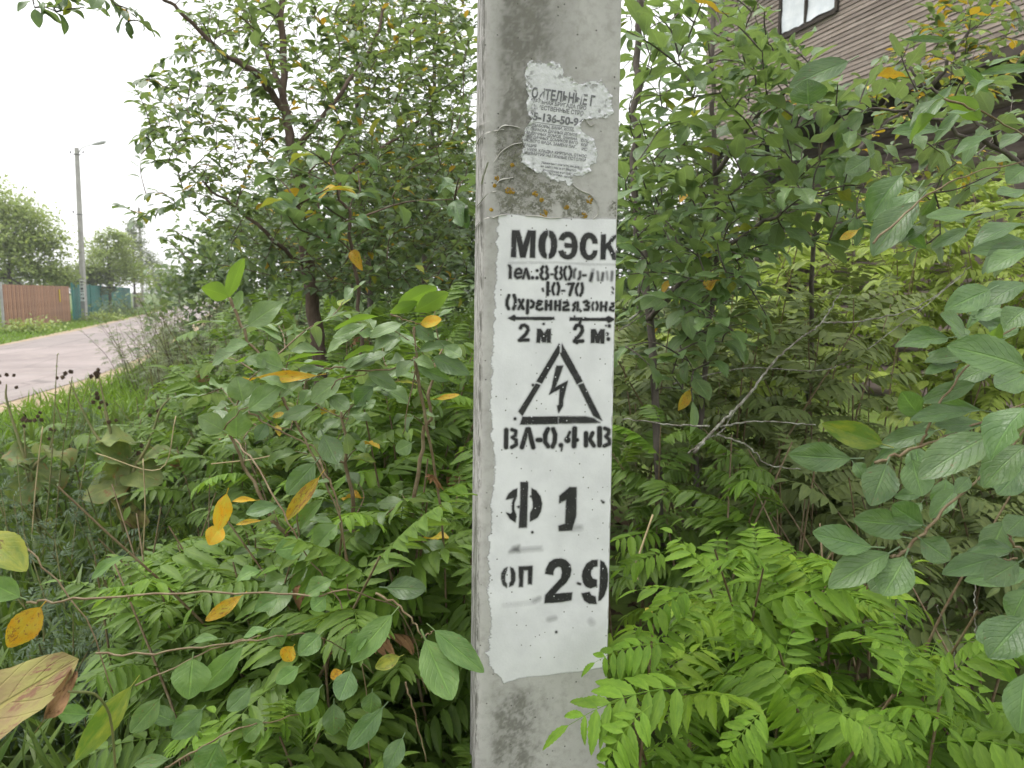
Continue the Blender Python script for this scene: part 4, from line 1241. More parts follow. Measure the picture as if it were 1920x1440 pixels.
def leafy_plant(name, label, cat, base, trunks, targets, per, size, mat, bark, n_parts=300, yellow=0.03, group=None, lib_near=None, r_twig=0.003, droop=0.3, turn=0.03, branch_name='branches', coarse=None, sag=0.05, near_key=None):
    """a tree or shrub: each trunk a part, the twigs one part, the nearest leaves parts of their own, the rest one mass of foliage"""
    t = thing(name, label, cat, base, group)
    tb, br, twigs = grow(trunks, targets, bark, r_twig, sag)
    for B in tb:
        link('trunk', B.mesh('trunk', bark), t)
    leaves = []
    for path in twigs:
        for L in leafy_twig(path, max(2, int(random.gauss(per, per * 0.2))), size * random.uniform(0.85, 1.15), droop=droop):
            leaves.append(L)
            if near_key is None: pass
    if br.n:
        link(branch_name, br.mesh(branch_name, bark), t)['kind'] = 'stuff'
    pos = np.array([L[0] for L in leaves])
    px, py, d = to_px(pos)
    vis = (px > -20) & (px < 1940) & (py > -20) & (py < 1460)
    order = np.argsort(np.where(vis, d, d + 50))
    F, FY, FT = Foliage(), Foliage(), Foliage()
    lib_near = lib_near if lib_near is not None else (COARSE, 'coarse')
    coarse = coarse or COARSE
    for rank, k in enumerate(order):
        p, R, s = leaves[k]
        z = random.random()
        m = ML_yellow if z < yellow else (ML_turn if z < yellow + turn else mat)
        if rank < n_parts and vis[k]:
            lib_place('leaf', lib_near[0], lib_near[1], random.randrange(len(lib_near[0])), m, t, p, R, s)
        else:
            (FY if m is ML_yellow else FT if m is ML_turn else F).add(random.randrange(len(coarse)), p, R, s)
    for f_, m, nm in ((F, mat, 'foliage'), (FY, ML_yellow, 'yellow_foliage'), (FT, ML_turn, 'turning_foliage')):
        if f_.count():
            link(nm, f_.mesh(nm, coarse, m), t)['kind'] = 'stuff'
    return t

# ================================================================== HOUSE behind the thicket
HD = nrm((-0.286, 0.958, 0)); HN = np.array((-HD[1], HD[0], 0.0)); HN = HN if HN[1] < 0 else -HN      # along the wall, and out of it towards the road
HQ = P(1540, 205, 11.0); HZ = HQ[2]; HQ = np.array((HQ[0], HQ[1], 0))
def on_house(px, py, off=0.0):
    D = ((px - CX) / FPX) * VR + ((CY - py) / FPX) * VU + VF
    q = EYE + D * (((HQ + HN * off - EYE) @ HN) / (D @ HN))
    return (q - HQ) @ HD, q[2]
def hp(t, z, off=0.0): return HQ + HD * t + HN * off + np.array((0, 0, z))
HR = np.stack([HD, HN, (0, 0, 1)], 1)
def _wood(name, a, b, c3):
    B = NB(name)
    co = B.mapping(B.n('TexCoord').outputs['Object'], (1, 1, 8), rot=(0, 0, 0.29))
    f = B.noise(co, 3.0, 6, 0.65); g = B.noise(co, 26.0, 5, 0.7)
    oi = B.n('ObjectInfo').outputs['Random']
    c = B.mix(B.ramp(f, 0.35, 0.68), a, b)
    c = B.mix(B.math('MULTIPLY', B.ramp(g, 0.5, 0.8), 0.6), c, c3)
    h = B.n('HueSaturation'); B.l(c, h.inputs['Color']); B.l(B.math('MULTIPLY_ADD', oi, 0.35, 0.82), h.inputs['Value'])
    return B.done(B.bsdf(h.outputs[0], 0.85, 0.2, B.bump(g, 0.4, 0.01)))
M_clap = _wood('weathered_clapboard', (0.225, 0.182, 0.155), (0.31, 0.26, 0.225), (0.15, 0.132, 0.118))
M_log = _wood('old_log', (0.115, 0.088, 0.076), (0.17, 0.135, 0.12), (0.075, 0.06, 0.055))
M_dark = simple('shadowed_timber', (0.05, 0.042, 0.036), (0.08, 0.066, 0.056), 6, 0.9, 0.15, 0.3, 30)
M_film = simple('window_film', (0.62, 0.66, 0.70), (0.74, 0.77, 0.80), 5, 0.35, 0.5, 0.5, 9, dist=0.03)
M_board = simple('pale_board', (0.34, 0.30, 0.25), (0.42, 0.37, 0.31), 8, 0.85, 0.2)
house = thing('timber_house', 'old brown timber house with clapboard upper storey seen through the branches', 'house', HQ)
T0, T1 = -6.0, 3.2
PITCHB, ztop = 0.062, HZ + 3.1
w_l, w_b = on_house(1466, 74); w_r, w_b2 = on_house(1572, 26)
w_l, w_r = max(w_l, w_r), min(w_l, w_r)
WB, WT = w_b, w_b + 0.85
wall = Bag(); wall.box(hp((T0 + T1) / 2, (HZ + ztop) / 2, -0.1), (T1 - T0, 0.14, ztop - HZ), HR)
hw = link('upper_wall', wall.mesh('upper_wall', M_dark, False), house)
z = HZ
while z < ztop:
    segs = [(T0, T1)]
    if WB - 0.03 < z + PITCHB / 2 < WT + 0.03:
        segs = [(T0, w_r - 0.03), (w_l + 0.03, T1)]
    cut = []
    for a, b in segs:
        x_ = a
        while x_ < b - 0.01:
            y_ = min(b, x_ + random.uniform(1.6, 3.4)); y_ = b if b - y_ < 0.5 else y_
            cut.append((x_ + 0.003, y_ - 0.003)); x_ = y_
    for a, b in cut:
        B = Bag()
        o0, o1 = 0.022 + random.uniform(-.003, .004), 0.012
        v = [hp(t, zz, oo) for t in (a, b) for zz, oo in ((z, -0.03), (z, o0), (z + PITCHB * 0.9, o1), (z + PITCHB * 0.9, -0.03))]
        B.add(np.array(v), np.array([(0, 1, 5, 4), (1, 2, 6, 5), (2, 3, 7, 6), (0, 3, 2, 1), (4, 5, 6, 7)]))
        link('plank', B.mesh('plank', M_clap, False), house)
    z += PITCHB
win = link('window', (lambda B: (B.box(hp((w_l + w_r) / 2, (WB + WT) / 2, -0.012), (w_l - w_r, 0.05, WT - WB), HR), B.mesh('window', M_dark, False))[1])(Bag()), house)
mid = w_r + (w_l - w_r) * 0.52
for a, b in ((w_r + 0.04, mid - 0.025), (mid + 0.025, w_l - 0.03)):
    n = 8
    TT, ZZ = np.meshgrid(np.linspace(a, b, n), np.linspace(WB + 0.06, WT - 0.02, n))
    pts = np.array([hp(t, zz + (0.05 * mnoise.noise((t * 5, 3, 0)) if zz < WB + 0.1 else 0), 0.03 + 0.02 * mnoise.noise((t * 4, zz * 4, 1))) for t, zz in zip(TT.ravel(), ZZ.ravel())])
    i = (np.arange(n - 1)[:, None] * n + np.arange(n - 1)[None, :]).ravel()
    link('pane', mesh_np('pane', pts, np.stack([i, i + 1, i + n + 1, i + n], 1), M_film), win)
for a, b, c, d in ((w_r, w_l, WB - 0.03, WB + 0.02), (w_r - 0.03, w_r + 0.02, WB, WT), (w_l - 0.02, w_l + 0.03, WB, WT), (mid - 0.02, mid + 0.02, WB, WT)):
    B = Bag(); B.box(hp((a + b) / 2, (c + d) / 2, 0.045), (b - a, 0.03, d - c), HR)
    link('window_frame', B.mesh('window_frame', M_dark, False), win)
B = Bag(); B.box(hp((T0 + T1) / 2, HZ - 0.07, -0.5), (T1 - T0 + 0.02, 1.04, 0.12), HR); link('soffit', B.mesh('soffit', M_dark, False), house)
zl = 0.1
while zl < HZ + 0.05:
    B = Bag(); B.tube([hp(T0, zl, -1.05), hp(T1 - 0.3, zl, -1.05)], 0.128, 10); link('log', B.mesh('log', M_log), house)
    zl += 0.22
bl, bb = on_house(1612, 238, -0.92); br_, bt_ = on_house(1668, 214, -0.92)
B = Bag(); B.box(hp((bl + br_) / 2, bb + 0.02, -0.90), (abs(bl - br_), 0.04, 0.17), HR); link('pale_board', B.mesh('pale_board', M_board, False), house)
for t in (T1 - 0.2, T0 + 0.2):
    B = Bag(); B.box(hp(t, HZ / 2 - 0.07, -0.15), (0.16, 0.16, HZ - 0.14), HR); link('veranda_post', B.mesh('veranda_post', M_log, False), house)
B = Bag(); B.box(hp(T1 - 0.07, (HZ + ztop) / 2, -2.6), (0.13, 4.86, ztop - HZ - 0.02), HR); B.box(hp(T1 - 0.4, (HZ - 0.14) / 2, -3.1), (0.2, 3.7, HZ - 0.14), HR); link('end_wall', B.mesh('end_wall', M_log, False), house)
rf = Bag()
v = [hp(t, zz, oo) for t in (T0 - 0.4, T1 + 0.4) for zz, oo in ((ztop - 0.15, 0.6), (ztop + 2.0, -2.5), (ztop - 0.15, -5.6), (ztop - 0.05, 0.6), (ztop + 2.12, -2.5), (ztop - 0.05, -5.6))]
rf.add(np.array(v), [np.array([(0, 1, 7, 6), (1, 2, 8, 7), (3, 9, 10, 4), (4, 10, 11, 5), (0, 6, 9, 3), (2, 5, 11, 8), (0, 3, 4, 1), (1, 4, 5, 2), (6, 7, 10, 9), (7, 8, 11, 10)])])
link('roof', rf.mesh('roof', simple('grey_roofing', (0.2, 0.2, 0.21), (0.28, 0.28, 0.28), 3), False), house)

# ================================================================== DISTANT TREES
def far_tree(name, label, base, h, blobs, mat, n, size, group=None, trunk_r=0.12):
    base = np.asarray(base, float)
    t = thing(name, label, 'tree', base, group)
    B = Bag()
    B.tube(curve_pts([base + (0, 0, -0.2), base + (0.05, 0, h * 0.4), base + (0, 0.1, h * 0.85)], 8), np.linspace(trunk_r, trunk_r * 0.25, 9)[:len(curve_pts([base, base, base], 8))], 7)
    for c, r in blobs:
        B.tube(curve_pts([base + (0, 0, h * 0.3), base + np.asarray(c) * (0.6, 0.6, 0.75), base + np.asarray(c)], 8), np.linspace(trunk_r * 0.4, 0.01, 9)[:len(curve_pts([base, base, base], 8))], 5)
    link('trunk', B.mesh('trunk', M_bark_d), t)
    F = Foliage()
    vol = np.array([r[0] * r[1] * r[2] for c, r in blobs]) ** (2 / 3)
    for c, r in blobs:
        r = np.array(r); k = int(n * (r[0] * r[1] * r[2]) ** (2 / 3) / vol.sum())
        nsub = max(6, k // 45)
        for _ in range(nsub):                                     # sprays of leaves on the blob's outside
            d = nrm(np.random.default_rng(random.randint(0, 1 << 30)).normal(size=3))
            if d[2] < -0.5: d[2] *= -0.5
            cc = base + np.asarray(c) + d * r * random.uniform(0.5, 1.08)
            sr = random.uniform(0.12, 0.26) * r.mean()
            for _ in range(k // nsub):
                off = np.array((random.gauss(0, sr), random.gauss(0, sr), random.gauss(0, sr * 0.7)))
                dd = rand_dir(-0.9, 0.4)
                F.add(random.randrange(3), cc + off, basis(dd, d * 0.6 + np.array((random.gauss(0, .4), random.gauss(0, .4), 0.8))), size * random.uniform(0.7, 1.3))
    link('crown', F.mesh('crown', TINY, mat), t)
    return t
def gp(px, d):
    """a place on the ground under a pixel column, d metres ahead"""
    q = P(px, 549, d); return np.array((q[0], q[1], 0.0))
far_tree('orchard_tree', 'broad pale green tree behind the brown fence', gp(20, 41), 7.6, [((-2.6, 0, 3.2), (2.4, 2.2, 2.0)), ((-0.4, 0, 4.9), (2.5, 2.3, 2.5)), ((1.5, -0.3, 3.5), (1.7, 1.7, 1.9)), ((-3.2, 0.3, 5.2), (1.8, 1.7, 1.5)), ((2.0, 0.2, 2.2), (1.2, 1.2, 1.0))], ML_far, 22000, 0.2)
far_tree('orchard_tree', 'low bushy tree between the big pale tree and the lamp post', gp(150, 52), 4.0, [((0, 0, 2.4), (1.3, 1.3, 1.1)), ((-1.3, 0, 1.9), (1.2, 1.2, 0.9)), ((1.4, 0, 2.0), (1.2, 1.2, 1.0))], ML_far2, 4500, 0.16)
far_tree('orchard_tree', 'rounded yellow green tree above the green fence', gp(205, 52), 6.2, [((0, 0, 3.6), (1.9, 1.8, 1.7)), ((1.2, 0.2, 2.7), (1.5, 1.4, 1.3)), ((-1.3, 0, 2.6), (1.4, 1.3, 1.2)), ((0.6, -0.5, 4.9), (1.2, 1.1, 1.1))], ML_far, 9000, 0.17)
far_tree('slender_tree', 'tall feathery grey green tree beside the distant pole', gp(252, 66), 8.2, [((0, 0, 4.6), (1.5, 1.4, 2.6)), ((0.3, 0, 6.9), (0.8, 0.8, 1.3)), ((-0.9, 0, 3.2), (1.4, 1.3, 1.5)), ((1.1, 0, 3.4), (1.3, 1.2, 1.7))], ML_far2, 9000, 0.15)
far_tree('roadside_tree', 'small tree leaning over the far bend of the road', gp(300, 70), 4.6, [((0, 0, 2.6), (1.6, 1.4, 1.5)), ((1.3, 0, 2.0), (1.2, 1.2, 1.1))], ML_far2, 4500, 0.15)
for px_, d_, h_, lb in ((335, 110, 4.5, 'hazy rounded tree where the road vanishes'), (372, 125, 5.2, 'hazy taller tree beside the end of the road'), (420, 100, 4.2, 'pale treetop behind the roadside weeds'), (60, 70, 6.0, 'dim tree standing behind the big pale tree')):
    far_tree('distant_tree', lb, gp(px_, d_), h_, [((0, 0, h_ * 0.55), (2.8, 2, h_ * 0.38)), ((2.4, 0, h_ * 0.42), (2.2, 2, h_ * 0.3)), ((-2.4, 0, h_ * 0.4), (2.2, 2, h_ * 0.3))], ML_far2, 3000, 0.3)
# dense trees closing the view behind the thicket
for px_, d_, h_, lb in ((500, 13, 3.6, 'dim leafy bush behind the thin brown trunk'), (640, 11, 4.2, 'dark leafy tree filling the thicket before the pole'), (800, 12, 4.8, 'dark leafy tree directly behind the concrete pole'), (1010, 11, 5.0, 'dark leafy tree hidden mostly by the concrete pole'), (1230, 12.5, 5.2, 'dark leafy tree just beyond the pole towards the house'), (1390, 14, 4.6, 'dark leafy tree at the corner of the timber house')):
    far_tree('thicket_tree', lb, gp(px_, d_), h_, [((0, 0, h_ * 0.62), (1.3, 1.1, h_ * 0.26)), ((0.9, 0, h_ * 0.4), (1.1, 1.0, h_ * 0.25)), ((-0.9, 0.1, h_ * 0.42), (1.1, 1.0, h_ * 0.25)), ((0, -0.3, h_ * 0.2), (1.5, 1.0, h_ * 0.22))], ML_tree, 7000, 0.12, trunk_r=0.07)

# ================================================================== THICKET OF FALSE SPIRAEA
OPEN = [(-50, 60), (240, 60), (235, 330), (170, 395), (300, 470), (300, 580), (230, 620), (235, 690), (50, 755), (-50, 770)]
def blocked(p, pad=0):
    """true where a near leaf would stand in front of the pole or the road"""
    px, py, d = to_px(p)
    if d < 0.55: return True
    if d < 1.45 and 862 < px < 1160: return True
    if d < 40 and px < 305 and 55 < py < 775 and sd_poly(np.array([px]), np.array([py]), OPEN)[0] < pad: return True
    return False

def sorbaria(label, canes, mat, near, mid, size, n_parts, top=None, fr=12, yellow=0.003, name='spiraea_bush', lean=0.22, keep=None):
    base = np.array((np.mean([c[0] for c in canes]), np.mean([c[1] for c in canes]), 0.0))
    t = thing(name, label, 'shrub', base)
    fronds = []
    for (x, y, h) in canes:
        b = np.array((x, y, 0.0))
        ln = np.array((random.gauss(0, lean), random.gauss(0, lean), 0)) * h
        c = curve_pts([b, b + ln * 0.35 + (0, 0, h * 0.55), b + ln + (0, 0, h)], 8)
        if not any(blocked(q) for q in c[3:]):
            B = Bag(); B.tube(c, np.linspace(0.0055, 0.0022, len(c)), 5, cap=False)
            link('stem', B.mesh('stem', M_twig), t)
        ph = random.uniform(0, 6.28)
        for k in range(fr):
            s = 0.30 + 0.70 * (k + 1) / fr
            p = np.array([np.interp(s, np.linspace(0, 1, len(c)), c[:, a]) for a in range(3)])
            a = ph + k * 2.4
            el = -0.1 + 0.85 * ((s - 0.3) / 0.7) ** 2 + random.uniform(-0.2, 0.2)
            d = np.array((math.cos(a) * math.cos(el), math.sin(a) * math.cos(el), math.sin(el)))
            sz = size * random.uniform(0.75, 1.2) * (0.75 if k > fr - 3 else 1)
            tip = p + d * sz * 0.9
            mp = p + d * sz * 0.5
            if blocked(tip, 8) or blocked(mp, 4): continue
            if keep and not (keep(tip) and keep(mp)): continue
            fronds.append((p, basis(d, np.array((random.gauss(0, .18), random.gauss(0, .18) - 0.12, 1.0))), sz))
    pos = np.array([f[0] for f in fronds]); px, py, d = to_px(pos)
    vis = (px > -60) & (px < 1980) & (py > -40) & (py < 1500)
    order = np.argsort(np.where(vis, d, d + 50))
    F = Foliage()
    for rank, k in enumerate(order):
        p, R, s = fronds[k]
        if rank < n_parts and vis[k]:
            z_ = random.random()
            m = ML_turn if z_ < yellow else (ML_sorb_young if z_ > 0.86 and mat is ML_sorb_r else (ML_sorb_r if z_ > 0.86 and mat is ML_sorb_l else (ML_brown if z_ > 0.853 and mat is ML_sorb_l else mat)))
            lib_place('compound_leaf', near[0], near[1], random.randrange(len(near[0])), m, t, p, R, s)
        else:
            F.add(random.randrange(len(mid)), p, R, s)
    if F.count():
        link('foliage', F.mesh('foliage', mid, mat), t)['kind'] = 'stuff'
    return t
def scatter(poly, n, hfun, seed):
    r = random.Random(seed); out = []
    xs = [p[0] for p in poly]; ys = [p[1] for p in poly]
    while len(out) < n:
        x, y = r.uniform(min(xs), max(xs)), r.uniform(min(ys), max(ys))
        if sd_poly(np.array([x]), np.array([y]), poly)[0] < 0:
            out.append((x, y, hfun(x, y) * r.uniform(0.82, 1.12)))
    return out
def below(fn):
    """keep only what the photograph shows below a line py = fn(px)"""
    def k(p):
        px, py, d = to_px(p)
        return py > fn(px)
    return k
ct = lambda xs, ys: (lambda px: np.interp(px, xs, ys))
# right of the pole, near: bright
sorbaria('bright green spiraea bush pressing against the foot of the pole by the stencilled number', scatter([(0.22, 1.42), (0.75, 1.28), (0.85, 1.9), (0.35, 2.0)], 17, lambda x, y: 0.86, 1), ML_sorb_r, (SORB, 'sorb'), SORB_MID, 0.215, 170, fr=12, keep=below(ct([1040, 1150, 1300, 1500, 1900], [1000, 900, 870, 990, 1150])))
sorbaria('bright green spiraea bush in the lower corner beneath the big sallow leaves', scatter([(0.70, 1.15), (1.25, 1.05), (1.45, 1.75), (0.85, 1.75)], 16, lambda x, y: 0.62 + 0.05 * x, 2), ML_sorb_r, (SORB, 'sorb'), SORB_MID, 0.205, 170, fr=12, keep=below(ct([1040, 1300, 1500, 1900], [1150, 1160, 1240, 1330])))
sorbaria('spiraea bush with long hanging leaves midway between pole and dead branches', scatter([(0.36, 2.0), (1.2, 1.9), (1.3, 2.7), (0.5, 2.8)], 18, lambda x, y: 0.95, 3), ML_sorb_l, (SORB, 'sorb'), SORB_MID, 0.215, 160, fr=12, keep=below(ct([1150, 1300, 1430, 1510, 1900], [560, 800, 870, 1240, 1330])))
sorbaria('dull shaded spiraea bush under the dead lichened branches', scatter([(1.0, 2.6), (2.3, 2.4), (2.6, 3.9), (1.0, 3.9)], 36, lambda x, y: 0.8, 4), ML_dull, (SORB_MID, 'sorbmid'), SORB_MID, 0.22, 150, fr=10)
_rb = bpy.data.objects['spiraea_bush']
for bx, by, tx, ty, d_, k_ in ((1300, 1300, 1072, 1352, 1.16, 1), (1250, 1205, 1122, 1245, 1.25, 6), (1450, 1265, 1545, 1440, 1.1, 3), (1225, 1330, 1110, 1440, 1.1, 8), (1300, 1110, 1200, 1160, 1.35, 2), (1360, 1120, 1385, 1215, 1.3, 11), (1245, 1030, 1170, 1075, 1.4, 5), (1440, 1330, 1330, 1420, 1.08, 9), (1560, 1330, 1700, 1400, 1.1, 0)):
    a, b = P(bx, by, d_), P(tx, ty, d_ - 0.02)
    ln = np.linalg.norm(b - a)
    lib_place('compound_leaf', SORB, 'sorb', k_, ML_sorb_r, _rb, a, basis(b - a, nrm(EYE - a) * 0.55 + np.array((0, 0, 0.8))), ln * 1.05)
# right, far: tall pale
sorbaria('tall pale green spiraea thicket in front of the timber house', scatter([(1.1, 4.0), (4.2, 4.0), (5.0, 6.2), (1.6, 6.4)], 80, lambda x, y: 2.2, 5), ML_sorb_b, (SORB_MID, 'sorbmid'), SORB_LO, 0.28, 300, fr=13, keep=below(ct([1160, 1400, 1560, 1750, 1920], [500, 440, 330, 300, 270])))
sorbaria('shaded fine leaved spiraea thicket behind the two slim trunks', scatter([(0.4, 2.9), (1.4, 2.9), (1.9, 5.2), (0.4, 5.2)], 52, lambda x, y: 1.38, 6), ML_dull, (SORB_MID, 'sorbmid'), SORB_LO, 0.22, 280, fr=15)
# left of the pole
sorbaria('dark green spiraea bush hard against the near side of the pole', scatter([(-0.62, 1.5), (-0.02, 1.55), (-0.02, 2.1), (-0.65, 2.1)], 24, lambda x, y: 0.98, 7), ML_sorb_l, (SORB, 'sorb'), SORB_MID, 0.22, 230, fr=12, keep=below(ct([400, 600, 880], [1000, 900, 820])))
sorbaria('low spiraea bush at the bottom edge beside the pole foot', scatter([(-0.66, 1.12), (-0.12, 1.2), (-0.12, 1.5), (-0.7, 1.5)], 22, lambda x, y: 0.6, 8), ML_sorb_l, (SORB, 'sorb'), SORB_MID, 0.2, 180, fr=11, keep=below(ct([340, 350, 500, 880], [1500, 1330, 1230, 1180])))
sorbaria('spiraea bush with drooping leaflets beneath the yellow hanging leaf', scatter([(-1.15, 1.8), (-0.55, 1.9), (-0.6, 2.9), (-1.3, 2.8)], 30, lambda x, y: 0.74, 9), ML_sorb_l, (SORB, 'sorb'), SORB_MID, 0.215, 250, fr=12, keep=below(ct([150, 190, 400, 600, 900], [1500, 1060, 985, 900, 870])))
sorbaria('tall spiraea bush reaching halfway up the pole behind the sallow sprays', scatter([(-0.7, 2.2), (0.0, 2.2), (0.05, 3.6), (-0.9, 3.6)], 30, lambda x, y: 1.28, 10), ML_sorb_l, (SORB, 'sorb'), SORB_MID, 0.235, 270, fr=14, keep=below(ct([400, 600, 700, 880], [700, 620, 520, 460])))
sorbaria('grey green spiraea bush sloping down towards the road', scatter([(-2.4, 3.6), (-0.9, 3.2), (-0.9, 5.6), (-2.6, 5.6)], 44, lambda x, y: 0.92, 11), ML_sorb_l, (SORB_MID, 'sorbmid'), SORB_LO, 0.23, 280, fr=12, keep=below(ct([240, 330, 450, 640], [770, 690, 640, 600])))
sorbaria('far spiraea thicket round the base of the thin brown trunk', scatter([(-2.2, 5.6), (0.2, 4.2), (0.3, 7.2), (-2.6, 7.4)], 60, lambda x, y: 1.35, 12), ML_sorb_l, (SORB_LO, 'sorblo'), SORB_LO, 0.25, 280, fr=13, keep=below(ct([300, 420, 600, 880], [640, 560, 490, 430])))

# ================================================================== TREES AND SHRUBS WITH BROAD LEAVES
def pp(l, d=None): return [P(*(a if len(a) == 3 else (*a, d))) for a in l]
def targets(poly, n, d0, d1, holes=()):
    return [P(x, y, random.uniform(d0, d1)) for x, y in in_poly(poly, n, holes)]
CROWN_L = [(320, -30), (345, 60), (300, 105), (250, 150), (243, 200), (262, 245), (256, 290), (300, 308), (345, 330), (330, 365), (390, 400), (430, 470), (520, 530), (640, 560), (885, 560), (890, -30)]
tr = [(pp([(616, 1064, 4.2), (606, 800, 4.2), (602, 690, 4.2), (590, 600, 4.2), (577, 500, 4.15), (566, 380, 4.1), (548, 280, 4.1), (534, 200, 4.1), (530, 80, 4.1), (528, -60, 4.1)]), [0.046, 0.042, 0.036, 0.03, 0.02, 0.016]),
      (pp([(534, 212, 4.1), (490, 150, 4.0), (430, 105, 3.9), (360, 45, 3.8), (300, -10, 3.7)]), [0.02, 0.014, 0.008]), (pp([(530, 180, 4.1), (505, 110, 4.3), (470, 50, 4.4), (430, -30, 4.5)]), [0.016, 0.012, 0.008]),
      (pp([(575, 500, 4.15), (530, 468, 4.0), (460, 405, 3.9), (380, 340, 3.8)]), [0.013, 0.01, 0.005]), (pp([(548, 285, 4.1), (620, 200, 4.4), (690, 100, 4.6), (730, -30, 4.8)]), [0.016, 0.012, 0.008]), (pp([(566, 390, 4.1), (650, 330, 4.5), (740, 260, 4.9), (820, 200, 5.1)]), [0.016, 0.012, 0.006])]
tg = targets(CROWN_L, 900, 3.3, 5.6) + targets([(520, 300), (880, 250), (885, 560), (600, 560)], 120, 3.5, 5.6)
tg += targets([(165, 385), (330, 350), (350, 400), (240, 420)], 7, 3.6, 4.0) + targets([(250, 430), (300, 400), (420, 480), (400, 520)], 6, 3.8, 4.4)
leafy_plant('sallow_tree', 'slender sallow tree with thin reddish brown trunk spreading against the white sky', 'tree', P(616, 1064, 4.2) * (1, 1, 0), tr, tg, 8, 0.064, ML_tree, M_bark, 300, yellow=0.022, turn=0.05, r_twig=0.0022)
# second, greyer tree behind it and towards the pole
tr = [(pp([(705, 940, 6.2), (700, 700, 6.2), (690, 500, 6.2), (672, 300, 6.2), (668, 120, 6.2), (660, -60, 6.2)]), [0.03, 0.022, 0.012]), (pp([(790, 940, 6.0), (788, 700, 6.0), (800, 450, 6.0), (812, 200, 6.0), (818, -60, 6.0)]), [0.026, 0.02, 0.012])]
leafy_plant('thicket_tree', 'twin stemmed dark tree whose leaves close the gap beside the pole top', 'tree', P(740, 940, 6.1) * (1, 1, 0), tr, targets([(600, -30), (890, -30), (890, 470), (620, 470)], 480, 5.0, 7.2), 9, 0.078, ML_tree, M_bark_d, 150, yellow=0.02, r_twig=0.003)
# nearer spray with yellow leaves in front of the tree
leafy_plant('sallow_spray', 'broad leaved sallow shoot with a few yellow leaves before the sallow tree', 'shrub', P(640, 1250, 2.6) * (1, 1, 0), [(pp([(700, 1325, 2.8), (690, 1000, 2.75), (680, 700, 2.7), (670, 540, 2.65), (650, 400, 2.6), (620, 300, 2.6)]), [0.009, 0.007, 0.006, 0.004])],
            targets([(490, 300), (600, 240), (700, 260), (690, 420), (600, 480), (520, 400)], 22, 2.4, 2.9) + targets([(840, 300), (885, 290), (885, 420), (840, 380)], 4, 2.3, 2.6), 5, 0.095, ML_willow, M_bark, 200, yellow=0.08, lib_near=(FINE, 'fine'), coarse=COARSE)
leafy_plant('sallow_undergrowth', 'broad leaved sallow seedlings filling the spiraea between the shoots and the pole', 'shrub', P(700, 1400, 2.0) * (1, 1, 0), [(pp([(700, 1640, 2.0), (690, 1200, 1.95), (660, 950, 1.9), (640, 760, 1.9)]), [0.007, 0.006, 0.003]), (pp([(690, 1200, 1.95), (760, 1000, 1.9), (800, 800, 1.9), (810, 680, 1.9)]), [0.006, 0.005, 0.003]), (pp([(690, 1200, 1.95), (560, 1050, 1.9), (470, 900, 1.9), (430, 800, 1.9)]), [0.006, 0.005, 0.003])],
            targets([(340, 700), (480, 620), (640, 560), (860, 560), (860, 760), (640, 860), (420, 880)], 34, 1.75, 2.3) + targets([(420, 900), (700, 880), (860, 1000), (700, 1180), (480, 1100)], 18, 1.6, 2.1), 5, 0.082, ML_pale, M_twig, 290, yellow=0.03, lib_near=(FINE, 'fine'), r_twig=0.0018)
# twigs hanging into the top corner
leafy_plant('overhanging_branch', 'dark leaves of an overhanging branch at the top edge above the road', 'branch', P(300, -160, 2.6), [(pp([(460, -120, 2.7), (340, -80, 2.6), (220, -40, 2.6), (90, -20, 2.6), (60, -14, 2.6)]), [0.008, 0.006, 0.003])],
            pp([(65, 14, 2.6), (90, 6, 2.55), (105, 22, 2.6), (125, -6, 2.6), (158, 14, 2.6), (170, 4, 2.65), (195, -4, 2.6), (215, 8, 2.6), (232, 18, 2.6), (252, 22, 2.65), (262, 40, 2.6), (240, 40, 2.6)]), 3, 0.075, ML_tree, M_bark_d, 60, yellow=0.1, lib_near=(FINE, 'fine'))
# right of the pole: two slim trunks
tr = [(pp([(1245, 1322, 2.8), (1235, 900, 2.8), (1215, 560, 2.8), (1193, 400, 2.8), (1190, 250, 2.8), (1197, 100, 2.8), (1200, -60, 2.8)]), [0.015, 0.014, 0.013, 0.012]),
      (pp([(1300, 1260, 3.05), (1305, 900, 3.05), (1325, 640, 3.0), (1345, 480, 3.0), (1340, 300, 3.0), (1335, 150, 3.0), (1340, -60, 3.0)]), [0.012, 0.011, 0.010, 0.009]),
      (pp([(1215, 600, 2.8), (1290, 520, 2.6), (1380, 450, 2.4), (1460, 400, 2.3)]), [0.011, 0.008, 0.005]), (pp([(1340, 330, 3.0), (1420, 220, 2.8), (1520, 140, 2.5)]), [0.011, 0.008, 0.005])]
tg = targets([(1168, -20), (1450, -20), (1450, 130), (1480, 230), (1520, 300), (1500, 420), (1420, 520), (1330, 560), (1170, 520)], 250, 2.1, 3.7) + targets([(1170, 300), (1400, 330), (1440, 600), (1340, 640), (1190, 600)], 70, 2.1, 3.2) + targets([(1165, 520), (1330, 520), (1380, 640), (1300, 760), (1165, 700)], 26, 2.2, 3.2)
tg += targets([(1380, 60), (1560, 90), (1600, 200), (1480, 260), (1400, 200)], 34, 2.0, 2.8) + targets([(1480, 260), (1620, 310), (1690, 380), (1560, 470), (1460, 460)], 34, 2.0, 2.8)
leafy_plant('sallow_bush', 'large sallow bush with two slim dark trunks just beyond the pole', 'shrub', P(1260, 1322, 2.8) * (1, 1, 0), tr, tg, 4, 0.096, ML_bush, M_bark_d, 300, yellow=0.012, turn=0.02, lib_near=(FINE, 'fine'), r_twig=0.0025)
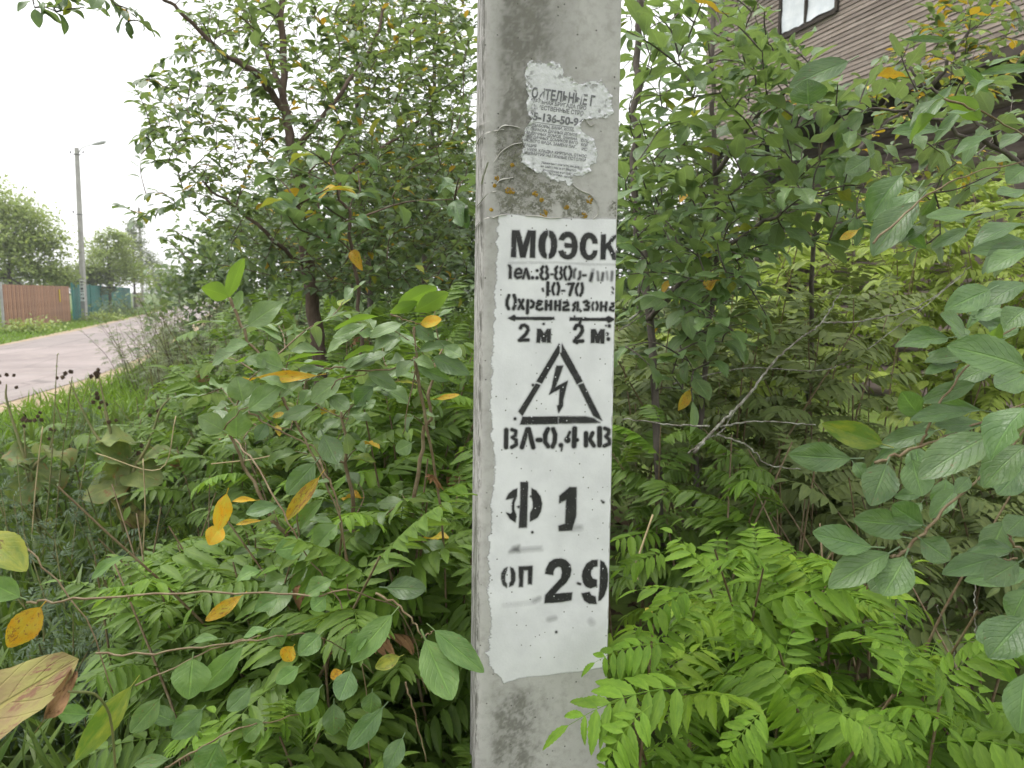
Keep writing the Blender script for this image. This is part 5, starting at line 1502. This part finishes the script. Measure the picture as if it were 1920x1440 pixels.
leafy_plant('sallow_spray', 'grey green sallow spray reaching across the clapboards under the white window', 'shrub', P(2080, 900, 2.0) * (1, 1, 0), [(pp([(2110, 1700, 2.1), (2090, 900, 2.1), (2020, 450, 2.0), (1900, 300, 1.95), (1760, 230, 1.9), (1640, 200, 1.9)]), [0.012, 0.009, 0.006, 0.003]), (pp([(1900, 300, 1.95), (1800, 200, 1.9), (1700, 130, 1.9)]), [0.005, 0.003])],
            targets([(1500, 130), (1700, 90), (1920, 120), (1920, 300), (1700, 330), (1540, 260)], 26, 1.75, 2.3) + targets([(1560, 330), (1920, 300), (1920, 480), (1650, 470)], 10, 1.7, 2.3), 4, 0.085, ML_pale, M_bark_d, 150, yellow=0.04, lib_near=(FINE, 'fine'), r_twig=0.002)
# small leaved branches across the house
tr = [(pp([(1500, 1050, 4.3), (1520, 700, 4.0), (1530, 420, 3.6), (1620, 270, 3.4), (1730, 180, 3.3), (1790, 100, 3.2), (1890, -40, 3.1)]), [0.014, 0.012, 0.010, 0.008, 0.006]), (pp([(1530, 420, 3.6), (1570, 330, 3.5), (1640, 230, 3.5), (1690, 120, 3.4)]), [0.008, 0.006, 0.003])]
leafy_plant('birch_sapling', 'thin sapling with small yellowing leaves leaning across the house front', 'tree', P(1500, 1050, 4.3) * (1, 1, 0), tr, targets([(1580, 150), (1700, 60), (1760, -20), (1925, -20), (1925, 170), (1800, 230), (1640, 240)], 100, 2.7, 4.2) + targets([(1530, 330), (1900, 250), (1900, 330), (1600, 380)], 26, 3.0, 4.2), 8, 0.058, ML_tree, M_bark_d, 250, yellow=0.14, turn=0.1, r_twig=0.0018)

# ------------------------------------------------------------------ traced foreground sprays
def traced(name, label, base, twigs, leaves, depth, mat, twig_mat, cat='shrub', size_jit=0.0):
    t = thing(name, label, cat, base)
    for tw in twigs:
        pts, r = tw[0], tw[1]
        c = curve_pts(pp([p if len(p) == 3 else (*p, depth) for p in pts]), 5 * len(pts))
        c = c + np.array([[mnoise.noise((m * 0.55, len(t.children) * 3.7 + a, 5)) * 0.006 for a in range(3)] for m in range(len(c))])
        B = Bag(); B.tube(c, np.linspace(r, r * 0.5, len(c)) * 0.85, 6)
        link('twig', B.mesh('twig', twig_mat), t)
    for L in leaves:
        bx, by, tx, ty, wpx = L[:5]
        f = L[5] if len(L) > 5 else 0.8
        kind = L[6] if len(L) > 6 else 'g'
        d = (L[7] if len(L) > 7 else depth) + random.uniform(-0.03, 0.03)
        a, b = P(bx, by, d), P(tx, ty, d - random.uniform(0.0, 0.03))
        ln = np.linalg.norm(b - a)
        view = nrm(EYE - (a + b) / 2)
        up = view * f + np.array((0, 0, 1)) * (1 - abs(f)) * 1.0 + np.array((random.gauss(0, .1), random.gauss(0, .1), 0))
        k = random.choice((0, 2, 4)) if abs(f) > 0.7 else random.choice((1, 3, 4, 0))
        lw = {0: 0.52, 1: 0.46, 2: 0.58, 3: 0.5, 4: 0.44, 5: 0.62}[k]
        sx = (wpx / FPX * d) / lw * (1.08 if abs(f) > 0.7 else 1.35)
        m = {'g': mat, 'y': ML_yellow, 't': ML_turn, 'b': ML_brown, 'd': ML_willow, 'p': ML_pale, 's': ML_sorb_r, 'B': ML_burdock}[kind]
        lib_place('leaf', FINE, 'fine', k, m, t, a, basis(b - a, up), (sx, ln * 1.06, (sx + ln) / 2))
    return t
RT = [([(1640, 868), (1686, 852), (1726, 836), (1781, 816), (1870, 780), (1960, 740)], 0.0032), ([(1668, 1045), (1695, 1035), (1732, 1000), (1770, 950), (1830, 905), (1900, 830), (1960, 760)], 0.0034),
      ([(1726, 836), (1740, 800), (1790, 720), (1860, 640), (1940, 600)], 0.0026), ([(1770, 184, 1.4), (1850, 215, 1.4), (1930, 260, 1.4)], 0.0028), ([(1640, 455, 1.35), (1722, 378, 1.4), (1810, 330, 1.4), (1930, 300, 1.4)], 0.0026),
      ([(1960, 760), (2050, 1000, 1.2), (2100, 1600, 1.3), (2110, 2250, 1.3)], 0.012), ([(1930, 260, 1.4), (2080, 420, 1.4), (2120, 900, 1.35), (2110, 1600, 1.3)], 0.009), ([(1960, 740), (2060, 900, 1.2)], 0.006), ([(1930, 300, 1.4), (2080, 430, 1.4)], 0.004), ([(1940, 600), (2090, 700, 1.35)], 0.004),
      ([(1890, 1000), (1920, 1040), (2060, 1150, 1.2)], 0.003), ([(1905, 1045), (1880, 1050)], 0.002)]
RL = [(1655,833,1553,797,46,.9,'t'),(1597,860,1479,856,52,.8),(1663,870,1635,941,62,.9),(1710,860,1726,927,60,.9),(1600,868,1622,890,25,.7),(1726,781,1687,733,42,.85),(1829,718,1734,749,35,.8,'d'),(1817,773,1720,775,28,.6),
      (1925,690,1797,644,60,.7,'g',.95),(1778,634,1700,632,36,.6),(1819,670,1746,664,30,.5),(1797,682,1740,692,26,.5),(1861,686,1793,713,35,.6),(1857,543,1785,573,42,.7),(1924,531,1849,555,45,.5),(1809,626,1778,587,36,.6),
      (1880,634,1829,618,40,-.7,'s'),(1829,598,1878,587,32,.5),(1857,816,1732,880,60,.45,'g',.92),(1925,765,1847,830,60,.35,'g',.86),(1925,835,1845,896,50,.5,'g',.95),(1920,875,1870,930,50,.8,'d'),(1922,702,1862,733,40,.7),(1817,895,1793,920,26,.8,'d'),
      (1754,808,1658,828,30,.7,'d',1.25),(1848,792,1754,804,28,.5),(1706,985,1597,977,50,.8),(1732,985,1668,947,50,.8,'d'),(1636,1026,1521,1005,42,.7),(1668,1037,1565,1084,48,.6),(1698,1043,1659,1118,66,.95),(1726,1011,1775,1047,52,.9),
      (1873,1045,1779,1067,36,.7,'d'),(1899,1030,1832,1024,24,.6),(1911,1054,1845,1092,50,.85,'d'),(1922,968,1886,1002,45,.8),(1922,1160,1858,1224,60,.6,'g',.86),(1922,1263,1911,1370,60,.8,'d',.9),(1925,1105,1900,1153,40,.7),(1792,917,1749,964,36,.85,'d',1.25),(1732,921,1683,930,24,.8,'d',1.25),
      (1591,115,1490,150,40,.7,'g',1.6),(1516,196,1516,152,64,.9,'g',1.6),(1772,184,1702,214,26,.3,'g',1.4),(1770,184,1845,216,30,-.6,'s',1.4),(1754,216,1687,259,34,-.6,'s',1.4),(1829,208,1777,219,18,.3,'g',1.4),(1882,150,1831,152,24,.4,'g',1.4),(1865,253,1793,273,26,.35,'g',1.4),
      (1690,329,1627,398,45,.6,'g',1.45),(1722,378,1639,455,52,.6,'g',1.4),(1829,396,1738,416,26,.4,'g',1.4),(1738,426,1692,439,32,.5,'g',1.4),(1922,420,1835,435,40,.5,'g',1.3),(1925,315,1893,335,36,.7,'d',1.4),(1918,107,1859,113,20,.3,'g',1.5),(1789,53,1726,57,16,.3,'g',1.6),
      (1609,431,1574,451,14,.8,'y',1.5),(1631,295,1584,327,30,.7,'g',1.6),(1922,250,1880,262,26,.4,'g',1.4),(1910,190,1868,186,26,.3,'g',1.4),(1922,355,1872,372,34,.4,'g',1.35),(1925,470,1858,492,36,.45,'g',1.2),(1925,580,1890,600,40,.6,'g',1.05)]
RL += [(l[0] + random.uniform(-45, 25), l[1] + random.uniform(-30, 45), l[2] + random.uniform(-45, 25) + 10, l[3] + random.uniform(-30, 45), l[4] * random.uniform(0.7, 1.0), random.uniform(0.35, 0.95), random.choice('ggd'), (l[7] if len(l) > 7 else 1.12) + random.uniform(0.06, 0.25)) for l in RL if l[0] > 1690 and random.random() < 0.75]
traced('sallow_branch', 'nearest sallow branches with large glossy grey green leaves at the picture edge', P(2110, 2250, 1.3), RT, RL, 1.12, ML_willow, M_twig)
LT = [([(428,557),(445,590),(465,640),(487,665),(515,720),(552,790),(600,880),(640,990),(660,1150),(680,1400)], 0.0042), ([(595,704),(620,690),(680,695),(740,690),(775,670),(777,612)], 0.0028), ([(730,588),(760,600),(790,608)], 0.0022), ([(466,769),(500,795),(550,820),(590,840),(612,880)], 0.003),
      ([(777,612),(779,690),(765,760),(756,815)], 0.0024), ([(620,741),(640,712),(690,700)], 0.002), ([(418,807),(440,780),(470,765),(520,800)], 0.002), ([(777,670),(800,800,1.65),(830,1000,1.7),(845,1400,1.75)], 0.005), ([(530,692),(560,715),(600,704)], 0.002)]
LL = [(428,559,451,485,24,-.6,'s'),(429,557,384,537,30,-.6,'s'),(440,578,461,550,26,.6),(465,611,520,567,36,.7),(429,604,347,601,14,.2),(467,644,421,649,22,.6),(442,659,392,675,26,.5),(487,667,429,691,28,-.5,'s'),(532,691,482,673,36,.7),(595,704,492,711,16,.7,'y'),
      (455,752,447,709,48,.9),(466,769,521,723,42,.8),(443,820,443,771,52,.95),(418,807,376,781,40,.8),(569,715,524,736,20,.5),(640,712,582,746,36,.5),(582,731,566,749,20,.6),(597,659,545,649,20,.5),(611,664,536,670,16,-.4,'s'),(682,586,608,588,10,.15),(711,593,623,605,16,-.4,'s'),(689,607,630,636,22,.4),
      (754,608,694,625,26,.4),(746,633,698,641,34,.4),(743,578,814,535,28,-.6,'s'),(775,585,839,554,28,-.6,'s'),(730,588,780,570,18,-.5,'s'),(787,607,829,601,24,.8,'y'),(777,612,812,633,24,.7,'d'),(780,687,843,707,24,.7,'d'),(812,669,875,699,34,.8,'d'),(775,677,743,696,24,.5),(777,675,812,680,22,.5),
      (785,659,843,636,18,.6,'d'),(833,649,863,670,26,.7),(653,638,611,651,20,.4),(711,651,645,662,16,-.4,'s'),(727,662,669,678,24,.4),(706,675,651,688,22,.4),(624,683,550,686,18,-.4,'s'),(746,691,680,723,22,.6),(590,762,535,786,22,.5),(558,765,508,783,18,.5),(510,781,534,776,12,.8,'y'),(519,797,524,815,12,.8,'y'),
      (619,741,651,770,28,.6),(500,794,482,823,26,.8,'d'),(606,815,632,870,44,.9,'d'),(772,831,743,847,30,.8),(500,690,460,664,26,.5),(560,690,610,700,22,.5),(690,700,740,720,24,.6),(640,690,690,668,18,.5),(818,748,862,742,10,.7,'y'),(700,725,660,760,28,.7,'d'),(540,730,500,700,26,.6)]
traced('sallow_shoots', 'sallow shoots with upright broad leaves and orange leaves in front of the spiraea', P(680, 1400, 1.62), LT, LL, 1.62, ML_pale, M_twig)
BT = [([(50,1130),(85,1128),(180,1122),(320,1112),(470,1112),(600,1116),(660,1108),(760,1160,1.4),(800,1300,1.5)], 0.0026), ([(180,1225),(290,1226),(420,1207),(500,1197),(600,1195,1.3),(700,1260,1.4)], 0.0022), ([(250,1285),(330,1250),(430,1207),(490,1195)], 0.002), ([(310,1440),(380,1400),(450,1366),(560,1340,1.3)], 0.0022),
      ([(706,1112),(745,1135),(775,1165),(792,1197)], 0.0026), ([(440,825,1.5),(480,870,1.45),(530,960,1.4),(575,1040,1.4),(625,1108,1.4),(680,1250,1.4),(700,1500,1.5)], 0.0024), ([(598,860,1.5),(625,920,1.5),(640,980,1.5),(655,1120,1.5)], 0.0032), ([(760,1280),(775,1330),(800,1430)], 0.002), ([(792,1197),(815,1182)], 0.0016), ([(20,1000,1.3),(80,1060,1.3),(160,1160,1.3),(215,1300,1.3)], 0.0022)]
BL = [(77,1138,15,1213,50,.9,'y'),(453,1117,390,1162,24,.8,'y'),(425,925,408,990,34,.9,'y',1.4),(415,985,393,1018,34,.9,'y',1.4),(361,1235,355,1307,66,.95),(455,1212,383,1290,34,.7),(248,1285,152,1413,46,.8,'t'),(165,1340,107,1337,26,.6),(233,1042,163,1080,20,.5,'g',1.5),(38,1120,-20,1093,44,.8),(-30,1000,42,1062,64,.9,'t',1.2),
      (410,1198,362,1195,16,.5),(510,1178,530,1208,36,.8),(503,1180,455,1187,18,.5),(550,1212,530,1240,30,.9,'y'),(600,1190,563,1223,32,.7),(493,1353,450,1383,34,.7),(410,1393,383,1445,60,.9),(317,1423,257,1437,22,.6),(487,1070,448,1077,26,.6,'g',1.4),
      (797,1198,845,1307,68,.92,'g',1.14),(815,1182,903,1256,44,.8,'g',1.12),(736,1152,658,1239,46,.8),(750,1231,704,1251,26,.8,'t'),(642,1259,620,1271,22,.9,'y'),(599,894,533,975,26,.8,'y',1.45),(591,868,541,924,44,.9,'d',1.5),(605,937,549,993,26,.6,'g',1.45),(632,985,587,1021,36,.6,'g',1.45),(577,1021,521,1033,34,.7,'g',1.45),(521,949,464,957,24,.7,'d',1.5),
      (724,1102,797,1106,44,.9,'d',1.4),(658,1257,638,1311,44,.9,'d'),(626,1319,626,1378,40,.8,'d'),(718,1327,656,1400,40,.8,'d'),(698,1297,694,1339,36,.8,'d'),(622,1088,571,1110,30,.7),(610,1120,587,1142,26,.7),(755,1384,724,1444,36,.8,'d'),(480,938,440,935,10,.7,'y',1.4),(490,976,445,980,8,.7,'y',1.4),(690,1190,640,1225,30,.7),(330,1355,280,1330,34,.8,'d'),(300,1310,250,1370,40,.8),
      (560,1250,520,1280,30,.8),(380,1330,330,1380,44,.85,'d'),(470,1290,430,1330,36,.8,'d'),(600,1290,560,1330,34,.8,'d'),(520,1120,480,1140,26,.7),(1210,1140,1222,1150,10,.8,'y',1.5)]
traced('sallow_runner', 'low sallow runners with long bare twigs and yellow spotted leaves at the bottom', P(700, 1500, 1.4), BT, BL, 1.2, ML_fresh, M_twig)

# ------------------------------------------------------------------ dead lichened branches right of the pole
def dead(label, lines, depth, r):
    t = thing('dead_branch', label, 'branch', P(*lines[0][0], depth))
    for k, ln in enumerate(lines):
        c = curve_pts(pp([q if len(q) == 3 else (*q, depth) for q in ln]), 9 * len(ln))
        c = c + np.array([[mnoise.noise((m * 0.9, k * 7.1 + a, 3)) * 0.006 for a in range(3)] for m in range(len(c))])
        rad = np.linspace(r if k == 0 else r * 0.6, r * 0.3, len(c)) * np.array([1 + 0.35 * mnoise.noise((m * 1.3, k, 9)) for m in range(len(c))])
        B = Bag(); B.tube(c, rad, 7)
        link('limb', B.mesh('limb', M_dead), t)
dead('pale lichen covered dead branch slanting up from the dark hollow beyond the pole', [[(1300, 850), (1345, 800), (1400, 745), (1450, 680), (1500, 635), (1540, 605), (1580, 540, 2.3)], [(1350, 800), (1420, 790), (1530, 797)], [(1290, 850), (1330, 820), (1350, 812), (1385, 760)], [(1345, 815), (1400, 835), (1440, 870), (1500, 880)], [(1540, 605), (1610, 602), (1720, 575), (1820, 500)], [(1330, 800), (1250, 795), (1170, 785)]], 2.15, 0.0048)
dead('thin bare dark branch crossing behind the lichen covered one', [[(1180, 600), (1260, 540), (1340, 505), (1480, 440)], [(1260, 720), (1400, 690), (1560, 690), (1700, 600), (1800, 520)], [(1160, 620), (1220, 580), (1300, 500), (1360, 430)]], 2.7, 0.0045)
dead('bare grey twigs standing in the shaded hollow under the sallow leaves', [[(1672, 1205), (1680, 1130), (1700, 1080), (1712, 1040)], [(1690, 1205), (1700, 1150), (1695, 1110), (1705, 1060)], [(1795, 1300), (1790, 1230), (1770, 1170), (1755, 1135)], [(1640, 1165), (1600, 1160), (1530, 1125)], [(1830, 1190), (1830, 1100), (1840, 1040)]], 1.75, 0.0024)

# ================================================================== HERBS ON THE LEFT
def herb(name, label, cat, base, h, stems, mat, lib, size, per, spread=0.25, stem_mat=None, parts=0, group=None, heads=None):
    base = np.array((*base, 0.0)) if len(base) == 2 else np.asarray(base, float)
    t = thing(name, label, cat, base, group)
    F = Foliage(); n = 0
    for s in range(stems):
        a = random.uniform(0, 6.28); hh = h * random.uniform(0.7, 1.08)
        b = base + np.array((math.cos(a), math.sin(a), 0)) * spread * random.uniform(0, 0.6)
        c = curve_pts([b, b + np.array((math.cos(a), math.sin(a), 0)) * spread * 0.4 * hh + (0, 0, hh * 0.55), b + np.array((math.cos(a), math.sin(a), 0)) * spread * random.uniform(0.5, 1.2) * hh + (0, 0, hh)], 8)
        if any(blocked(q) for q in c[5:]) and name not in ('dock_stalk', 'wormwood'): continue
        B = Bag(); B.tube(c, np.linspace(0.005, 0.0018, len(c)), 5, cap=False); link('stem', B.mesh('stem', stem_mat or M_stem), t)
        for k in range(per):
            u = 0.12 + 0.88 * (k + random.random()) / per
            p = np.array([np.interp(u, np.linspace(0, 1, len(c)), c[:, q]) for q in range(3)])
            d = rand_dir(-0.3, 0.9)
            sz = size * random.uniform(0.6, 1.2) * (1.1 - 0.55 * u)
            if blocked(p + d * sz, 4) and name not in ('dock_stalk', 'wormwood'): continue
            F.add(random.randrange(len(lib)), p, basis(d, (0, 0, 1)), sz)
    if F.count(): link('foliage', F.mesh('foliage', lib, mat), t)['kind'] = 'stuff'
    return t
def hpos(px, d): q = gp(px, d); return (q[0], q[1])
for px_, d_, h_, lb in ((20, 3.0, 0.85, 'dark mugwort clump at the picture edge below the road'), (95, 2.6, 0.62, 'dark mugwort clump with finely cut leaves beside the yellow leaf'), (190, 3.3, 0.7, 'mugwort clump under the burdock stalks'), (60, 4.2, 0.95, 'tall mugwort clump at the edge of the road verge'), (150, 2.2, 0.42, 'low mugwort clump in the grass above the withered leaf'), (280, 2.7, 0.55, 'mugwort clump among the spiraea tips'), (10, 2.2, 0.5, 'shaded mugwort clump in the bottom corner grass'), (340, 4.6, 0.8, 'mugwort clump behind the withered burdock leaves'), (250, 5.6, 0.78, 'mugwort clump below the road shoulder')):
    herb('mugwort', lb, 'weed', hpos(px_, d_), h_, 9, ML_mug, MUG, 0.13, 16, 0.35)
for px_, d_, h_, lb in ((255, 11.5, 1.15, 'sparse grey weed standing against the road surface'), (285, 10.5, 1.25, 'grey olive weed beside the sparse one at the verge'), (330, 9.0, 1.30, 'olive weed clump along the road verge'), (380, 8.2, 1.42, 'tall olive weed clump behind the sallow sprout'), (430, 9.5, 1.5, 'olive weed clump under the pale treetop'), (480, 8.0, 1.4, 'olive weed clump left of the brown trunk'), (540, 9.0, 1.45, 'olive weed clump close behind the brown trunk'), (310, 13.5, 1.5, 'far olive weed clump hiding the road bend'), (350, 12.0, 1.55, 'far olive weed clump beside the road bend')):
    herb('wormwood', lb, 'weed', hpos(px_, d_), h_, 14, ML_far2, MUG, 0.16, 26, 0.45, stem_mat=M_bark)
herb('dock_stalk', 'thin seeding weed rising at the picture edge over the road', 'weed', hpos(12, 3.4), 1.2, 4, ML_far2, TINY, 0.03, 40, 0.25, stem_mat=M_stem)
# burdock: stalks with burrs, wide withering leaves
BUR = leaf_geo(9, 6, 0.86, 0.62, 0.7, 0.0, 0.18, 0.2, 0.12, 0.02, 0.5, seed=3, notch=0.2)
BURW = leaf_geo(9, 6, 0.66, 0.7, 0.7, 0.0, 0.6, 1.0, 0.35, 0.03, 0.4, seed=5, notch=0.15, twist=0.7)
BURL = {0: BUR, 1: BURW, 2: leaf_geo(9, 6, 0.8, 0.62, 0.7, 0.0, 0.35, 0.4, 0.22, 0.03, 0.4, seed=8, notch=0.2, twist=-0.4)}
def burr_mesh():
    B = Bag(); rg = random.Random(4)
    for k in range(70):
        d = nrm((rg.gauss(0, 1), rg.gauss(0, 1), rg.gauss(0, 1)))
        s = nrm(np.cross(d, (0.3, 0.5, 0.8))); u = np.cross(d, s)
        c = d * 0.55
        B.add(np.array([c + s * 0.16, c - s * 0.08 + u * 0.14, c - s * 0.08 - u * 0.14, d * rg.uniform(0.9, 1.15)]), np.array([(0, 1, 3), (1, 2, 3), (2, 0, 3), (0, 2, 1)]))
    v = B
    ico = []
    for z in (-0.55, 0, 0.55):
        r = math.sqrt(0.62 ** 2 - z * z) if abs(z) < 0.62 else 0
        ico += [(r * math.cos(a), r * math.sin(a), z) for a in np.linspace(0, 6.283, 9)[:-1]]
    B.add(np.array(ico), [np.array([(r * 8 + m, r * 8 + (m + 1) % 8, r * 8 + 8 + (m + 1) % 8, r * 8 + 8 + m) for r in range(2) for m in range(8)]), np.array([list(range(16, 24)), list(range(7, -1, -1))])])
    return B.mesh('burr', M_burr, False)
BM = burr_mesh()
def burdock(label, base_px, d, stalks, heads, leaves):
    t = thing('burdock', label, 'weed', gp(base_px, d))
    root = gp(base_px, d)
    for st_ in stalks:
        c = curve_pts([root] + pp([(*q, d) for q in st_]), 6 * (len(st_) + 1))
        B = Bag(); B.tube(c, np.linspace(0.011, 0.003, len(c)), 6); link('stalk', B.mesh('stalk', M_stem), t)
    for hx, hy, n in heads:
        for k in range(n):
            c = P(hx + random.gauss(0, 7), hy + random.gauss(0, 7), d + random.uniform(-.03, .03))
            place('burr', BM, t, c, basis(rand_dir(-1, 1), (0, 0, 1)), random.uniform(0.009, 0.013) * d / 3.6)
    for bx, by, tx, ty, wpx, f, kind in leaves:
        a, b = P(bx, by, d), P(tx, ty, d - 0.08)
        ln = np.linalg.norm(b - a); view = nrm(EYE - a)
        k = random.randrange(3)
        m = {'g': ML_burdock, 'b': ML_brown, 't': ML_wither}[kind]
        wpx *= 1.05
        sx = wpx / FPX * d / 0.8
        place('leaf', leaf_mesh(BURL, 'burdock', k, m), t, a, basis(b - a, view * f + np.array((0, 0, 1 - abs(f)))), (sx, ln, (sx + ln) / 2))
    return t
burdock('burdock plant with brown burrs and withering yellow leaves below the road', 235, 3.5, [[(225, 960), (215, 850), (195, 770)], [(240, 930), (280, 830), (300, 770), (320, 745)], [(225, 900), (170, 800), (130, 715)], [(238, 920), (330, 860), (360, 820)], [(215, 850), (185, 705)]],
        [(190, 755, 7), (180, 700, 6), (125, 705, 5), (290, 770, 4), (270, 845, 3), (205, 790, 3)], [(235, 870, 180, 920, 70, .7, 'g'), (240, 880, 300, 900, 60, .8, 'g'), (240, 860, 190, 830, 70, .4, 'g'), (300, 850, 345, 872, 32, .6, 'b'), (235, 905, 150, 930, 60, .5, 'g'), (245, 830, 180, 815, 60, .3, 'g'), (220, 930, 260, 985, 60, .8, 't'), (270, 860, 330, 845, 50, .4, 'g')])
burdock('darker burdock plant with burr clusters at the picture edge', 60, 3.9, [[(55, 920), (45, 800)], [(60, 900), (90, 850), (100, 815)], [(58, 900), (15, 760), (12, 720)]], [(45, 792, 7), (98, 815, 4), (12, 710, 5), (80, 775, 4)], [(55, 880, 110, 890, 60, .5, 'g'), (55, 860, 5, 850, 60, .5, 'g'), (60, 900, 20, 950, 60, .7, 'g'), (70, 850, 130, 835, 50, .3, 'g')])
# the big withered leaf in the corner
t = thing('withered_burdock_leaf', 'large half brown withered burdock leaf drooping in the bottom corner', 'leaf', P(140, 1292, 1.0))
_b0, _b1 = P(-120, 1405, 0.98), P(128, 1236, 1.0)
place('blade', leaf_mesh(BURL, 'burdock', 0, ML_wither_big), t, _b0, basis(_b1 - _b0, nrm(EYE - _b1) * 0.75 + np.array((0, 0, 0.45))), (0.115, np.linalg.norm(_b1 - _b0) * 1.03, 0.12))
_b0, _b1 = P(90, 1338, 0.995), P(153, 1262, 0.99)
place('curled_edge', leaf_mesh(BURL, 'burdock', 1, ML_brown), t, _b0, basis(_b1 - _b0, nrm(EYE - _b1) * 0.5 + np.array((0.5, 0, 0.3))), (0.036, 0.066, 0.05))
B = Bag(); B.tube(curve_pts([P(128, 1296, 1.0), P(190, 1312, 1.05), P(215, 1420, 1.12), P(225, 1800, 1.25)], 14), 0.0018, 6); link('stalk', B.mesh('stalk', M_stem), t)
# withered curled leaves hanging in the thicket
t = thing('withered_leaf', 'curled brown withered leaf hanging in the spiraea beside the pole', 'leaf', P(815, 890, 1.6))
for bx, by, tx, ty, wpx in ((812, 893, 800, 905, 16), (812, 893, 830, 925, 14), (812, 893, 795, 890, 10)):
    a, b = P(bx, by, 1.6), P(tx, ty, 1.6); place('blade', leaf_mesh(BURL, 'burdock', 1, ML_brown), t, a, basis(b - a, EYE - a), (wpx / FPX * 2.0, np.linalg.norm(b - a), 0.03))

# ------------------------------------------------------------------ dry stalks
for k, (ln, lb) in enumerate([([(60, 1000, 2.6), (68, 900, 2.6), (80, 800, 2.6)], 'dry straw stalk standing among the mugwort'), ([(268, 1040, 2.4), (272, 950, 2.4), (268, 860, 2.4)], 'dry pale stalk in front of the burdock'), ([(396, 870, 2.6), (470, 862, 2.6), (520, 852, 2.6)], 'dry pale stalk lying across the spiraea tips'), ([(1196, 1090, 1.6), (1192, 1060, 1.62), (1198, 1040, 1.62), (1224, 965, 1.65)], 'bare pale twig rising beside the painted panel'), ([(180, 850, 2.9), (300, 880, 2.9), (330, 780, 2.9)], 'bent dry stalk leaning over the burdock leaves')]):
    B = Bag(); B.tube(curve_pts(pp(ln), 12), [0.0022] * len(curve_pts(pp(ln), 12)), 5)
    tag(link('dry_stalk', B.mesh('dry_stalk', M_straw)), lb, 'stalk')

# ================================================================== GRASS
BLADE = {k_: leaf_geo(4, 1, 0.05 + 0.012 * k_, 0.55, 0.6, 0, 0.0, 0.25 + 0.25 * k_, seed=k_) for k_ in range(4)}
def grass(name, label, pts, hlo, hhi, mat, lean=0.5, wmul=1.0, check=True):
    F = Foliage()
    for x, y in pts:
        h = random.uniform(hlo, hhi)
        d = nrm((random.gauss(0, lean), random.gauss(0, lean), 1))
        p = np.array((x, y, -0.03))
        if check and blocked(p + d * h): continue
        side = np.array((random.gauss(0, 1), random.gauss(0, 1), 0.1))
        F.add(random.randrange(4), p, basis(d, side), (h * wmul, h, h))
    o = link(name, F.mesh(name, BLADE, mat))
    tag(o, label, 'grass', kind='stuff')
    return o
def rect(n, x0, x1, y0, y1):
    return [(random.uniform(x0, x1), random.uniform(y0, y1)) for _ in range(n)]
def strip_pts(n, a, b, y0, y1):
    out = []
    for _ in range(n):
        y = y0 + (y1 - y0) * random.random() ** 1.3
        xa, xb = np.interp(y, [p[1] for p in a], [p[0] for p in a]), np.interp(y, [p[1] for p in b], [p[0] for p in b])
        out.append((random.uniform(min(xa, xb), max(xa, xb)), y))
    return out
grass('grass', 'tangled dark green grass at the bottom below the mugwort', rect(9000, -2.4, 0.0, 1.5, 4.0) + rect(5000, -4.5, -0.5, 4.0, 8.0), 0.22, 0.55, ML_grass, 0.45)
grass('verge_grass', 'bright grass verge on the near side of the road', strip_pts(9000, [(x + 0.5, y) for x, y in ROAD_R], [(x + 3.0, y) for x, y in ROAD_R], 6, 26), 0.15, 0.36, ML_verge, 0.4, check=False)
grass('far_verge_grass', 'bright mown grass strip between the road and the fences', strip_pts(12000, [(x - 0.25, y) for x, y in ROAD_L], [(x - 7.0, y) for x, y in ROAD_L], 18, 75), 0.10, 0.26, ML_verge, 0.5, wmul=2.2, check=False)
for px_, d_, s_, lb in ((45, 29.5, 0.55, 'dark green weed clump in the grass before the brown fence'), (190, 41, 0.6, 'weed clump at the foot of the lamp post'), (205, 46, 1.4, 'leafy bush growing against the green fence'), (225, 52, 1.5, 'second leafy bush farther along the green fence')):
    b = gp(px_, d_); t = thing('verge_weed', lb, 'weed', b); s_ *= 0.8
    F = Foliage()
    for _ in range(700):
        F.add(random.randrange(3), b + np.array((random.gauss(0, 0.55), random.gauss(0, 0.4), abs(random.gauss(0, s_ * 0.45)))), basis(rand_dir(-.2, 1), (0, 0, 1)), 0.16)
    link('foliage', F.mesh('foliage', TINY, ML_far if s_ < 1 else ML_tree), t)
# leaf litter and shade under the thicket
F = Foliage()
for x, y in rect(2500, -1.5, 3.2, 1.2, 6.0):
    F.add(random.randrange(3), np.array((x, y, random.uniform(0, 0.05))), basis(rand_dir(-.2, .2), (random.gauss(0, .4), random.gauss(0, .4), 1)), random.uniform(0.04, 0.09))
tag(link('leaf_litter', F.mesh('leaf_litter', TINY, ML_litter)), 'brown leaf litter on the ground under the thicket', 'leaf litter', kind='stuff')

# ================================================================== HAZE
def _haze():
    B = NB('thin_haze')
    v = B.n('VolumePrincipled')
    v.inputs['Color'].default_value = (0.93, 0.95, 0.97, 1)
    v.inputs['Density'].default_value = 0.0010
    v.inputs['Anisotropy'].default_value = 0.2
    B.l(v.outputs[0], B.out.inputs['Volume'])
    return B.m
B = Bag(); B.box((-25, 65, 5.5), (150, 170, 14.0))
tag(link('haze', B.mesh('haze', _haze(), False)), 'thin pale haze lying over the road and far trees', 'haze', kind='stuff')
